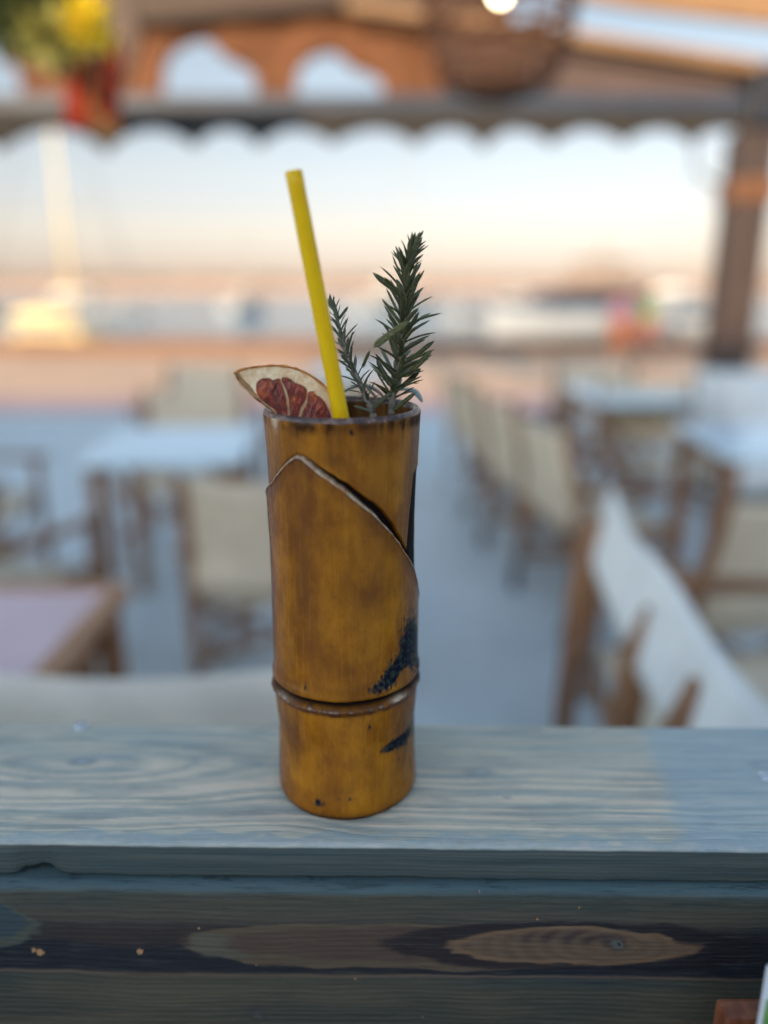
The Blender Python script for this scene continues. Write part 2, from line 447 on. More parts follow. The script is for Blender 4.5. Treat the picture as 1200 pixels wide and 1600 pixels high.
    c = m.mix(blob(412, 1586, 12, 7, .4, 1.2)*.6, c, (.10, .095, .085))
    # upper edge in lighter teal: the highlight on its rounding, painted in
    c = m.mix(zw.step(zof(1402), zof(1394))*.85, c, (.075, .120, .125))
    c = m.mix((fine-.5).step(.06, .2)*.30, c, (.08, .085, .07))
    for px, py, a in ((62, 1488, .0040), (52, 1484, .0025), (219, 1486, .0030), (310, 1450, .0012), (820, 1376, .0016), (818, 1384, .0010), (400, 1508, .0009), (905, 1418, .0010), (660, 1590, .0009), (555, 1530, .0010), (750, 1397, .0009), (840, 1436, .0010)):
        cx, cz = fpx(px, py)
        d = (((x-cx)*(x-cx)*1.4+(z-cz)*(z-cz)).sqrt()+(m.noise(m.vec(x, y, z), 620, 3, .7)-.5)*.0075*min(1, a/.003))
        c = m.mix(d.step(a*.62, a*.45), c, (.46, .25, .11))
    c = m.mix((pore.step(.53, .65)*.5), c, (.012, .014, .015)); c = m.mix(pore.step(.46, .34)*.38, c, (.15, .135, .105)); c = m.mix(fine.step(.60, .8)*.25, c, (.12, .115, .09))
    m.col(c); m.bump(fine*.6+grain*.2+w2*.4+pore*.3, .0008)
    return m.mat
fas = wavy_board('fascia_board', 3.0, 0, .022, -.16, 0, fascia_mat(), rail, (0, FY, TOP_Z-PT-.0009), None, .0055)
# screws sunk in the plank top
M_steel = simple('zinc_screw', (.55, .58, .6), .25, .1, 60); M_steel.node_tree.nodes['Principled BSDF'].inputs['Metallic'].default_value = .9
inv = Matrix.Rotation(-yaw, 3, 'Z')
for px, py in ((127, 1134), (1196, 1212)):
    p = on_z(px, py, TOP_Z); lp = inv @ (p-V((mid.x, mid.y, TOP_Z)))
    bm = bmesh.new(); lathe(bm, [(.0001, .0006), (.0012, .0005), (.0013, .0011), (.0030, .0010), (.0042, .0005), (.0044, .0001)], 24)
    o = from_bm('screw', bm, M_steel, rail, True); o.location = (lp.x, lp.y, TOP_Z)
# posts and lower boards of the rail, down to the floor
for i, xx in enumerate((-1.35, -.45, .45, 1.35)):
    bm = bmesh.new(); add_box(bm, (xx, .055, (TOP_Z-PT-.002)/2), (.07, .07, TOP_Z-PT-.002), bevel=.004)
    from_bm('post', bm, M_frame, rail)

# ================================================================== BAMBOO CUP
CX, CY = -.0203, .370
cup = empty('bamboo_cup', (CX, CY, TOP_Z), 'tall amber glazed ceramic cup shaped like a bamboo stem, standing on the blue rail', 'cup')
H = .2085
# radius from silhouette half widths measured in the photograph
sil = [(636, 125.5), (700, 120.5), (760, 117.5), (850, 113.5), (950, 112.2), (1040, 111.6), (1066, 110.5), (1110, 105.6), (1160, 105.0), (1215, 105.5), (1240, 105.5)]
tab = []
for py, hw in sil:
    p = on_y(540, py, CY); z = p.z-TOP_Z
    dep = CY*cos(PITCH)+(EYE-p.z)*sin(PITCH)
    tab.append((z, hw*dep/F))
tab.sort(); tz = np.array([t[0] for t in tab]); tr = np.array([t[1] for t in tab])
def R0(z): return np.interp(z, tz, tr)
def surf(px, py):
    """photo pixel -> (theta, z) on the cup's outer surface; theta 0 faces the camera"""
    d = ray(px, py); o = V((0-CX, 0-CY)); r = .0365
    for _ in range(4):
        a = d.x*d.x+d.y*d.y; b = 2*(o.x*d.x+o.y*d.y); c = o.x**2+o.y**2-r*r
        disc = max(b*b-4*a*c, 0); t = (-b-sqrt(disc))/(2*a)
        z = EYE+d.z*t-TOP_Z; r = float(R0(z))
    X_, Y_ = o.x+d.x*t, o.y+d.y*t
    return atan2(X_, -Y_), z
# numpy value noise on the cylinder (periodic in theta is not needed: the seam is at the back)
def vnoise(a, b, seed=0):
    rs = np.random.RandomState(seed); T = rs.rand(256, 256)
    ai = np.floor(a).astype(int); bi = np.floor(b).astype(int); fa = a-ai; fb = b-bi
    fa = fa*fa*(3-2*fa); fb = fb*fb*(3-2*fb)
    g = lambda i, j: T[i % 256, j % 256]
    return (g(ai, bi)*(1-fa)*(1-fb)+g(ai+1, bi)*fa*(1-fb)+g(ai, bi+1)*(1-fa)*fb+g(ai+1, bi+1)*fa*fb)*2-1
def fbm(a, b, seed=0, o=4):
    return sum(vnoise(a*2**k, b*2**k, seed+k)/2**k for k in range(o))/1.8
def sst(x, a, b):
    t = np.clip((x-a)/(b-a), 0, 1); return t*t*(3-2*t)
NT, NZ = 720, 460
th = np.linspace(-pi, pi, NT+1)[:-1]; zz = np.linspace(0.0012, H-.0022, NZ)
TH, ZZ = np.meshgrid(th, zz, indexing='xy')             # [NZ, NT]
# front sheath border
bp = [surf(*p) for p in ((426, 752), (437, 736), (450, 721), (463, 711), (474, 714), (500, 736), (540, 765), (582, 800), (612, 832), (632, 862), (645, 886))]
bt = np.array([p[0] for p in bp]); bz = np.array([p[1] for p in bp])
order = np.argsort(bt); bt = bt[order]; bz = bz[order]
bt = np.concatenate(([-pi, -2.3, -1.75], bt, [bt[-1]+.22, bt[-1]+.7, pi])); bz = np.concatenate(([.118, .125, bz[0]-.014], bz, [bz[-1]-.014, bz[-1]-.03, bz[-1]-.03]))
ZS = np.interp(TH, bt, bz)
slope = np.gradient(np.interp(th, bt, bz), th)/.0365
slope = np.convolve(np.r_[slope[-4:], slope, slope[:4]], np.ones(9)/9, 'valid')
dS = (ZZ-ZS)/np.sqrt(1+slope[None, :]**2)+fbm(TH*9, ZZ*250, 31)*.00035     # signed distance to border, + above
# back sheath: its edge climbs steeply on the right
q = [surf(*p) for p in ((637, 892), (640.5, 840), (645, 790), (650, 735), (653, 712))]
qz = np.array([a[1] for a in q]); qt = np.array([a[0] for a in q]); qz = np.append(qz, [H-.028]); qt = np.append(qt, [1.95])
o_ = np.argsort(qz); TB = np.interp(ZZ, qz[o_], qt[o_], left=qt[0]+.0, right=2.4)
dB = (TH-TB)*.0365                                       # + = on the back sheath
backreg = (dS > 0)&(ZZ < H-.024)
zn = surf(540, 1104)[1]                                   # node ring height
in_s = sst(-dS, -.0003, .0004)
low = ZZ < zn
r = R0(ZZ)
lift = .0009
above = ZZ > zn
rr = r.copy()
rr += np.where(above, lift*in_s*np.exp(-np.clip(-dS, 0, 1)/.035), 0)-.0006*np.where(above, 1-in_s, 0)
rightish = sst(TH, -.45, -.2)*(1-sst(TH, 1.55, 1.7))
gw = .00150*(.35+.9*np.clip(1-np.abs(TH-.55)/.8, 0, 1))                       # groove half width above the border
groove = np.exp(-((dS-gw*1.1)/gw)**4)*rightish*above
rr -= .0026*groove
grooveL = np.exp(-((dS-.0004)/.0006)**2)*(1-rightish)*above
rr -= .0006*grooveL
lip = np.exp(-((dS+.0011)/.0008)**2)*above
rr += .00038*lip*(1+.6*fbm(TH*14, ZZ*300, 5))
inB = sst(dB, -.0016, -.0006)*(1-sst(TH, 2.3, 2.6))*sst(dS, 0, .001)*(1-sst(ZZ, H-.034, H-.026))
gB = np.exp(-((dB+.0011)/.0011)**4)*backreg*(TB < 2.2)
rr -= .0008*inB
# node ring: sharp groove with a soft ridge below and a fold above
dn = ZZ-zn-.0007*np.sin(TH*1.0+.6)-.00035*fbm(TH*4, ZZ*0, 9)
rr -= .0026*np.exp(-(dn/.0013)**2)
rr += .0017*np.exp(-((dn+.0034)/.0017)**2)*(1+.25*fbm(TH*8, ZZ*200, 12))
rr += .0009*np.exp(-((dn-.0042)/.0026)**2)
rr += .0005*fbm(TH*1.6, ZZ*26, 3, 3)+.00012*fbm(TH*16, ZZ*60, 8, 3)
foot = sst(ZZ, 0, .0045); rr *= (.94+.06*np.sqrt(np.clip(foot, 0, 1)))
# marks in the glaze, with some shade and glare painted in
def blot(cx, cy, rx, ry, ang=0):
    """soft mask round photo pixel (cx,cy), radii in photo pixels"""
    t0, z0 = surf(cx, cy); s = 3000.0
    fore = max(cos(t0), .35)
    a = (TH-t0)*.0365*s*1.0*fore; b = (ZZ-z0)*s*.86
    ca, sa = cos(ang), sin(ang); u = a*ca+b*sa; v = -a*sa+b*ca
    return np.exp(-((u/rx)**2+(v/ry)**2))
n1 = fbm(TH*14, ZZ*420, 21, 5); n2 = fbm(TH*42, ZZ*260, 41, 4)
burn = blot(640, 1000, 13, 40)*1.35+blot(622, 1045, 25, 17, .5)*1.15+blot(600, 1070, 22, 9, .3)*.8+blot(654, 1030, 10, 60)*1.3
burn -= blot(631, 1053, 8, 9)*1.5
burn += blot(612, 1165, 17, 7, .15)*1.25+blot(634, 1152, 15, 11, .8)*1.25+blot(648, 1130, 8, 25)*1.0
burn += blot(577, 1135, 3.5, 9)*.8+blot(622, 1187, 4, 4)*.6+blot(497, 1255, 10, 7)*.85+blot(545, 1250, 26, 5)*.45+blot(575, 1262, 14, 5)*.4
burn += blot(550, 675, 4, 8)*.75+blot(478, 1072, 3, 8)*.8+blot(590, 655, 16, 5)*.5
BURN = np.clip(burn*.85+n1*.22+n2*.12-.02, 0, 1.3)
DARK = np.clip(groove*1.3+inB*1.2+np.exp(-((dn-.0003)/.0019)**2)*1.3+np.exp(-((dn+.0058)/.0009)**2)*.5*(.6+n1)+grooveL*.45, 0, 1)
rimd = np.exp(-((ZZ-(H-.0022))/.0042)**2)*(.55+.75*fbm(TH*12, ZZ*0+3, 51, 4)+.25*n1)
rimd += np.exp(-((ZZ-(H-.006))/.0035)**2)*np.clip(blot(465, 655, 42, 14)*1.2+blot(652, 655, 16, 10)*.9, 0, 1)*(.8+.6*n1)
drips = np.clip(fbm(TH*22, ZZ*30, 77, 3)-.25, 0, 1)*np.exp(-((ZZ-(H-.004))/.009)**2)*1.5
DARK = np.clip(DARK+np.clip(rimd+drips, 0, 1)*.85+np.exp(-(ZZ/.0034)**2)*1.2, 0, 1)  # last term paints a contact shadow round the foot
RUST_SHADE = np.clip(lip*.8*(.6+.8*n1)+np.exp(-((dn+.0038)/.0024)**2)*1.3*(.8+n1)+np.exp(-((dS+.0035)/.003)**2)*above*.35+np.exp(-((dn-.007)/.004)**2)*.35*(blot(540, 1090, 60, 40)+.2)
     +.30*np.clip(fbm(TH*2.2, ZZ*22, 66, 4)+.15, 0, 1)*1.6+.3*sst(np.abs(TH+.1), .8, 1.4)*1.4+blot(520, 720, 22, 10)*.45+blot(470, 850, 22, 85)*.42+blot(492, 980, 22, 60)*.28+blot(455, 1140, 26, 22)*.38+blot(560, 930, 40, 30)*.15  # both sides darkened too, painting in the shading round the cup
     +blot(640, 780, 9, 70)*.2+blot(425, 900, 12, 120)*.3, 0, 1)
PALE = np.clip(np.exp(-((dS+.00045)/.00050)**2)*above*(.75+1.1*n1+.35*sst(-TH, .2, .9)+blot(540, 770, 60, 30)*.6)
     +np.exp(-((dn+.0030)/.0007)**2)*(.0+.9*n1)*.9+blot(445, 1075, 14, 10)*np.exp(-((dn+.0024)/.0010)**2)*1.2+blot(622, 1088, 10, 6)*np.exp(-((dn+.0024)/.0010)**2)*1.2, 0, 1)
RIMW = np.clip(np.exp(-((ZZ-(H-.0016))/.0011)**2)*(.25+.8*n1), 0, 1)
PALE = np.clip(PALE+RIMW*.6+blot(426, 648, 5, 14)*1.6*(ZZ > H-.012), 0, 1)  # the spot at the left rim is a painted glare
DARK = np.clip(DARK*(1-np.clip(blot(427, 647, 6, 14)*2*(ZZ > H-.012), 0, 1)), 0, 1)
CPX = CX*0+rr*np.sin(TH); CPY = -rr*np.cos(TH)
P3 = np.stack([CPX, CPY, ZZ], -1)
du = np.roll(P3, -1, 1)-np.roll(P3, 1, 1); dv = np.gradient(P3, axis=0)
NRM = np.cross(du, dv); NRM /= np.linalg.norm(NRM, axis=2, keepdims=True)
def glaze_mat():
    m = Mat('amber_bamboo_glaze', .3, .24); x, y, z = m.xyz()
    st = m.noise(m.vec(x*1.0, y*1.0, z*.07), 420, 5, .65)         # vertical fibres
    st2 = m.noise(m.vec(x, y, z*.35), 60, 6, .6, .4)
    cl = m.noise(m.vec(x, y, z*.8), 38, 6, .62)
    sk = m.noise(m.vec(x, y, z*.5), 1300, 3, .7)
    c = m.mix(cl.step(.32, .68), (.20, .060, .002), (.45, .162, .004))
    c = m.mix(st2.step(.5, .75)*.7, c, (.115, .034, .003))
    c = m.mix(st.step(.5, .8)*.22, c, (.58, .27, .03))
    c = m.mix(st.step(.48, .25)*.28, c, (.16, .055, .004))
    c = m.mix(sk.step(.60, .72)*.55, c, (.06, .026, .006)); c = m.mix(sk.step(.40, .28)*.25, c, (.60, .30, .05))
    rust_shade = m.attr('rust_shade'); dark = m.attr('dark'); burn = m.attr('burn'); pale = m.attr('pale')
    c = m.mix((rust_shade*(cl*.8+.6)).clamp(), c, (.085, .023, .005))
    bn = m.noise(None, 420, 3)
    bf = m.noise(m.vec(x, y, z*.5), 620, 5, .7); bs = (burn+(bf-.5)*2.0*(burn.step(.02, .25)*burn.step(1.6, .7))).step(.30, .72)
    c = m.mix(bs, c, m.mix(bn.step(.45, .7), (.008, .010, .020), (.040, .055, .038)))
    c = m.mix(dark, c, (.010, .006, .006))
    c = m.mix((pale*(bn*1.5)).clamp(), c, (.62, .47, .32))
    m.col(c)
    m.set('Roughness', (cl*.14+st*.20+.10+dark*.25))
    m.bump(st*.5+bn*.25+sk*.15, .00022)
    m.set('Specular IOR Level', ((dark.max(bs)).clamp().inv()*.22+.02))
    m.set('Coat Weight', .0)
    return m.mat
M_glaze = glaze_mat()
def cup_part(name, faceMask):
    """build a part from the faces of the (theta, z) grid selected by faceMask [NZ-1, NT]"""
    jj, ii = np.nonzero(faceMask)
    i2 = (ii+1) % NT
    f = np.stack([jj*NT+ii, jj*NT+i2, (jj+1)*NT+i2, (jj+1)*NT+ii], 1)
    used, invx = np.unique(f, return_inverse=True)
    vs = P3.reshape(-1, 3)[used]; f = invx.reshape(-1, 4)
    me = bpy.data.meshes.new(name)
    me.vertices.add(len(vs)); me.vertices.foreach_set('co', vs.ravel())
    me.loops.add(f.size); me.loops.foreach_set('vertex_index', f.ravel().astype('i'))
    me.polygons.add(len(f)); me.polygons.foreach_set('loop_start', np.arange(0, f.size, 4, dtype='i')); me.polygons.foreach_set('loop_total', np.full(len(f), 4, 'i'))
    me.update(calc_edges=True); me.validate()
    for nm, arr in (('dark', DARK), ('burn', BURN), ('rust_shade', RUST_SHADE), ('pale', PALE)):
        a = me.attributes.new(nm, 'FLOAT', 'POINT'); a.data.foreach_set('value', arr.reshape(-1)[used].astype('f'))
    o = mesh_obj(name, me, M_glaze, cup, True)
    me.normals_split_custom_set_from_vertices([tuple(v) for v in NRM.reshape(-1, 3)[used]])
    return o
cz = .5*(ZZ[1:]+ZZ[:-1]); cdS = .5*(dS[1:]+dS[:-1]); cdn = .5*(dn[1:]+dn[:-1]); cdB = .5*(dB[1:]+dB[:-1]); cb = backreg[1:] & backreg[:-1]
ring_m = (np.abs(cdn+.001) < .0042); lower_m = (cdn < 0)&~ring_m; up = (cdn > 0)&~ring_m
sheath_m = up&(cdS < 0); back_m = up&~sheath_m&(cdB > 0)&cb
cup_part('lower_section', lower_m); cup_part('node_ring', ring_m); cup_part('front_sheath', sheath_m)
cup_part('back_sheath', back_m); cup_part('upper_section', up&~sheath_m&~back_m)
# rim, inner wall and floor
bm = bmesh.new(); rt = float(R0(H-.002))-.0006; t_ = .0042
lathe(bm, [(rt-.0002, H-.0023), (rt-.0004, H-.0012), (rt-.0013, H-.0002), (rt-.0021, H), (rt-.0030, H-.0003), (rt-t_+.0003, H-.0013), (rt-t_, H-.0028)], 160)
m = Mat('worn_dark_rim', .28, .5); n = m.noise(None, 160, 4, .65); n2 = m.noise(None, 900, 2)
c = m.mix(n.step(.35, .65), (.025, .014, .014), (.14, .06, .03)); c = m.mix((n2*n).step(.27, .36)*.5, c, (.34, .28, .25)); m.col(c); m.bump(n2, .0002)
from_bm('rim', bm, m.mat, cup, True)
bm = bmesh.new(); lathe(bm, [(rt-t_, H-.0027), (rt-t_-.0004, H-.02), (rt-t_-.0008, H*.5), (rt-t_-.0015, .012), (rt-t_-.006, .007), (.0005, .006)], 96)
m = Mat('inner_glaze', .2, .5); x, y, z = m.xyz(); n = m.noise(m.vec(x, y, z*.3), 120, 4, .6)
m.col(m.mix(n.step(.35, .65), (.05, .02, .008), (.20, .085, .02)))
from_bm('inner_wall', bm, m.mat, cup, True)
bm = bmesh.new(); rb = float(R0(0.003))*.945; lathe(bm, [(rb+.0002, .0014), (rb-.0008, .0003), (rb-.004, .0), (.001, .0)], 96)
from_bm('foot', bm, m.mat, cup, True)
RIN = rt-t_

# ================================================================== STRAW
def straw():
    ys = CY-RIN+.0062
    b = on_y(533, 652, ys); t = on_y(458.5, 267, ys-.001); d = (b-t).normalized()
    root = b+d*.028
    root2 = b+d*((.070)/-d.z)
    m = Mat('yellow_straw_plastic', .28, .35); x, y, z = m.xyz()
    n = m.noise(None, 60, 3)
    m.col(m.mix(n.step(.3, .7), (.95, .62, .004), (1.0, .70, .006)))
    tr = m.nt.nodes.new('ShaderNodeBsdfTranslucent'); tr.inputs[0].default_value = (1.0, .78, .01, 1)
    ms = m.nt.nodes.new('ShaderNodeMixShader'); ms.inputs[0].default_value = .42
    m.nt.links.new(m.b.outputs[0], ms.inputs[1]); m.nt.links.new(tr.outputs[0], ms.inputs[2]); m.nt.links.new(ms.outputs[0], m.out.inputs[0])
    r0 = .00365; bm = bmesh.new(); n_ = 28
    a = d.cross(V((0, 1, 0))).normalized(); b_ = d.cross(a)
    L = (root2-t).length; prof = [(0, r0*.86), (0, r0)]
    pts = [(0, r0*.88), (0.0003, r0)]+[(L*k/30, r0) for k in range(1, 31)]+[(L, r0*.88)]+[(L*k/30, r0*.88) for k in range(29, -1, -1)]
    rings = []
    for s_, rr_ in pts:
        wob = .00012*mnoise.noise(V((s_*90, 2, 0)))+(.0004 if .036 < s_ < .0375 else 0)
        c_ = t+d*s_+a*wob
        sq = 1+.03*mnoise.noise(V((s_*50, 9, 1)))
        rings.append([bm.verts.new(c_+(a*cos(2*pi*k/n_)*sq+b_*sin(2*pi*k/n_))*rr_) for k in range(n_)])
    for A, B in zip(rings, rings[1:]):
        for k in range(n_): bm.faces.new((A[k], A[(k+1) % n_], B[(k+1) % n_], B[k]))
    bmesh.ops.translate(bm, verts=bm.verts, vec=-root2)
    o = from_bm('straw', bm, m.mat, None, True, root2)
    tag(o, 'thick yellow plastic straw leaning left out of the bamboo cup', 'straw')
straw()

# ================================================================== DRIED CITRUS SLICE
def citrus():
    Y0 = CY-.0165
    nrm = V((.10, -1, .18)).normalized()
    o0 = on_y(460, 620, Y0)
    def pl(px, py, h=0):
        d = ray(px, py); o = V((0, 0, EYE)); t = (o0-o).dot(nrm)/d.dot(nrm)
        p = o+d*t; bow = .0025*((px-450)/80)**2 if px < 450 else 0
        return p+nrm*h-nrm*(-bow)*.6
    base = o0.copy()
    root = empty('dried_citrus_slice', base, 'dried blood orange slice with cream pith tucked into the cup beside the straw', 'fruit slice')
    out = crom([(366, 583), (380, 577), (402, 573), (430, 571), (455, 574), (472, 580), (487, 588), (503, 600), (514, 612), (522, 628), (527, 650), (524, 690), (500, 712), (465, 712), (452, 690), (443, 662), (432, 646), (414, 633), (397, 621), (383, 607), (372, 598)], 6, True)
    m = Mat('dried_pith', .75, .3); n = m.noise(None, 330, 5, .65); n2 = m.noise(None, 1400, 2); big = m.noise(None, 90, 3)
    c = m.mix(n.step(.3, .7), (.80, .54, .29), (.98, .77, .50)); c = m.mix((big.step(.44, .66)*.6), c, (.62, .30, .10)); c = m.mix(n2.step(.62, .75)*.5, c, (.42, .22, .10))
    m.col(c); m.bump(n+n2*.4, .0006); m.set('Subsurface Weight', .15); m.b.inputs['Subsurface Radius'].default_value = (.003, .0015, .0008)
    pith = m.mat
    def slabmesh(name, pts, h0, h1, mat, dome=0, rings=7, amp=0, seed=0, par=None):
        cxp = sum(p[0] for p in pts)/len(pts); cyp = sum(p[1] for p in pts)/len(pts)
        bm = bmesh.new(); R = []
        N = len(pts)
        back = [bm.verts.new(pl(p[0], p[1], h0)-base) for p in pts]
        R.append(back)
        for k in range(rings):
            f = k/rings
            row = []
            for p in pts:
                qx = p[0]+(cxp-p[0])*f; qy = p[1]+(cyp-p[1])*f
                h = h1+dome*(1-(1-f)**2.2)**.5 if k else h1*.55+h0*.45*0
                if k: h += amp*mnoise.fractal(V((qx*.16+qy*.05, qy*.04, seed)), 1.0, 2.0, 3)*min(1, f*4)
                row.append(bm.verts.new(pl(qx, qy, h)-base))
            R.append(row)
        for A, B in zip(R, R[1:]):
            for i in range(N): bm.faces.new((A[i], A[(i+1) % N], B[(i+1) % N], B[i]))
        cv = bm.verts.new(pl(cxp, cyp, h1+dome)-base)
        for i in range(N): bm.faces.new((R[-1][i], R[-1][(i+1) % N], cv))
        bm.faces.new(back[::-1])
        return from_bm(name, bm, mat, par or root, True)
    slabmesh('pith', out, -.0030, 0, pith, 0, 8, .0004, 4)
    # rind: a band round the outer curve
    m = Mat('dried_rind', .5, .4); n = m.noise(None, 240, 4, .6); n2 = m.noise(None, 900, 2)
    m.col(m.mix(n.step(.35, .65), (.42, .11, .015), (.66, .27, .06))); m.bump(n2, .0005)
    oc = crom([(365, 583.5), (380, 576.5), (402, 572.5), (430, 570.5), (455, 573.5), (472, 579), (487, 587), (503, 599), (515, 611), (523, 628), (528, 650), (525, 690)], 7)
    bm = bmesh.new(); rows = []
    for k, p in enumerate(oc):
        i0, i1 = max(k-1, 0), min(k+1, len(oc)-1)
        tx, ty = oc[i1][0]-oc[i0][0], oc[i1][1]-oc[i0][1]; l = sqrt(tx*tx+ty*ty); nx_, ny_ = ty/l, -tx/l
        wob = .8*mnoise.noise(V((p[0]*.12, p[1]*.12, 0)))
        prof = [(-2.2-wob, .0002), (-.9+wob*.6, .0007), (.9+wob*1.4, .0002), (1.5+wob*1.4, -.0015), (.9+wob*1.4, -.0034), (-1.6, -.0034)]
        rows.append([bm.verts.new(pl(p[0]+nx_*a, p[1]+ny_*a, h)-base) for a, h in prof])
    for A, B in zip(rows, rows[1:]):
        for k in range(6): bm.faces.new((A[k], A[(k+1) % 6], B[(k+1) % 6], B[k]))
    bm.faces.new(rows[0]); bm.faces.new(rows[-1][::-1])
    from_bm('rind', bm, m.mat, root, True)
    # left end: cut side of the pith, its shade painted in brown
    m = Mat('shaded_edge', .6, .3); n = m.noise(None, 260, 4, .6); m.col(m.mix(n.step(.35, .65), (.16, .06, .02), (.42, .22, .09))); m.bump(n, .0006)
    ec = crom([(366, 584), (373, 598), (384, 608), (398, 622), (414, 633.5), (432, 647)], 6)
    bm = bmesh.new(); rows = []
    for k, p in enumerate(ec):
        wdt = 5.5*sin(pi*min(1, .25+k/len(ec)))+1.5
        rows.append([bm.verts.new(pl(p[0]+a, p[1]+b, h)-base) for a, b, h in ((wdt, -wdt*.8, .0003), (wdt*.3, -wdt*.2, .0007), (-.6, 1.2, -.0008), (-.3, 1.0, -.0034), (wdt, -wdt*.8, -.0032))])
    for A, B in zip(rows, rows[1:]):
        for k in range(5): bm.faces.new((A[k], A[(k+1) % 5], B[(k+1) % 5], B[k]))
    bm.faces.new(rows[0]); bm.faces.new(rows[-1][::-1])
    from_bm('curled_edge', bm, m.mat, root, True)
    # flesh
    m = Mat('dried_red_flesh', .3, .5); x, y, z = m.xyz()
    v = m.vec(x*1.0+z*.35, y*.3, z*.16-x*.05); n = m.noise(v, 620, 5, .7, .6); n2 = m.noise(None, 170, 3, .5); n3 = m.noise(None, 1100, 2)
    c = m.mix(n.step(.3, .62), (.050, .004, .003), (.34, .030, .008)); c = m.mix(n2.step(.46, .66)*(n*1.6)*.85, c, (.62, .12, .018))
    c = m.mix((n*n3).step(.36, .48)*.55, c, (.48, .22, .15))
    m.col(c); m.bump(n+n3*.4, .0022); m.set('Coat Weight', .35); m.set('Coat Roughness', .25)
    flesh = m.mat
    segs = [[(400, 608), (402, 598), (409, 592), (420, 591), (427, 594), (436, 591.5), (441, 600), (446, 616), (449.5, 634), (450, 660), (446, 680), (441, 660), (430, 643), (415, 631), (404, 621)],
            [(439, 592), (446, 589.5), (454, 592), (461, 598), (470, 601), (478, 607), (480.5, 616), (477, 628), (470, 640), (465, 660), (457, 685), (452.5, 660), (452, 635), (448, 612)],
            [(483, 612), (489, 611), (494, 617), (501, 621), (508, 629), (514, 640), (518, 655), (514, 680), (490, 698), (462, 690), (468, 660), (473, 642), (479, 631), (480, 622)]]
    memb = simple('pale_membrane', (.55, .33, .18), .5, .2, 200)
    for k, sg in enumerate(segs):
        s_ = crom(sg, 5, True)
        s_ = [(a+.7*mnoise.noise(V((a*.5, b*.5, k))), b+.7*mnoise.noise(V((a*.5, b*.5, k+9)))) for a, b in s_]
        slabmesh('segment', s_, -.0003, .0003, flesh, .0004, 12, .0005, k*3.3)
        bm = bmesh.new(); tube(bm, [pl(a, b, .0006)-base for a, b in s_[4:-3]], [.00022+.0001*mnoise.noise(V((i*.4, k, 0))) for i in range(len(s_)-7)], 6)
        from_bm('membrane', bm, memb, root, True)
citrus()

# ================================================================== ROSEMARY
def needle_mesh(seed, bend):
    """unit-length rosemary needle along +Y, rounded blade with rolled margins and a central furrow"""
    rs = random.Random(seed); n = 9; rows = []; bm = bmesh.new(); uvs = []
    prof = [(-1, -.30), (-.85, .10), (-.45, .32), (0, .10), (.45, .32), (.85, .10), (1, -.30), (.5, -.38), (0, -.12), (-.5, -.38)]
    cl = bm.verts.layers.float.new('mid')
    for i in range(n+1):
        t = i/n
        wdt = .074*(min(1, (t/.12))**.6 if t < .12 else 1)*(1 if t < .72 else max(.10, (1-((t-.72)/.28)**2.2)))
        if t < .08: wdt *= .6
        cxx = .05*sin(t*2.3+seed)*(seed % 3-1); czz = bend*t*t
        row = []
        for a, b in prof:
            v = bm.verts.new((cxx+a*wdt, t, czz+b*wdt)); v[cl] = 1.0 if a == 0 else (.88 if (b < 0) else 0.0); row.append(v)
        rows.append(row)
    K = len(prof)
    for A, B in zip(rows, rows[1:]):
        for k in range(K): bm.faces.new((A[k], A[(k+1) % K], B[(k+1) % K], B[k]))
    bm.faces.new(rows[0]); bm.faces.new(rows[-1][::-1])
    bmesh.ops.recalc_face_normals(bm, faces=bm.faces)
    me = bpy.data.meshes.new('needle'); bm.to_mesh(me); bm.free()
    me.polygons.foreach_set('use_smooth', [True]*len(me.polygons))
    return me
def needle_mat(name, dark, light, under):
    m = Mat(name, .42, .45); n = m.noise(None, 14, 4, .6)
    oi = m.nt.nodes.new('ShaderNodeObjectInfo'); rnd = X(m.nt, oi.outputs['Random'])
    mid = m.attr('mid')
    c = m.mix((n*.5+rnd*.6-.1).clamp(), dark, light)
    c = m.mix(mid.step(.75, 1)*.55, c, under)
    m.col(c); m.bump(n, .002); m.set('Subsurface Weight', .0)
    return m.mat
M_nd = needle_mat('rosemary_green', (.055, .055, .016), (.19, .185, .06), (.42, .44, .27))
M_np = needle_mat('rosemary_grey_green', (.12, .135, .07), (.27, .28, .16), (.32, .37, .29))
M_stem = simple('rosemary_stem', (.20, .16, .12), .7, .3, 300, .0004)
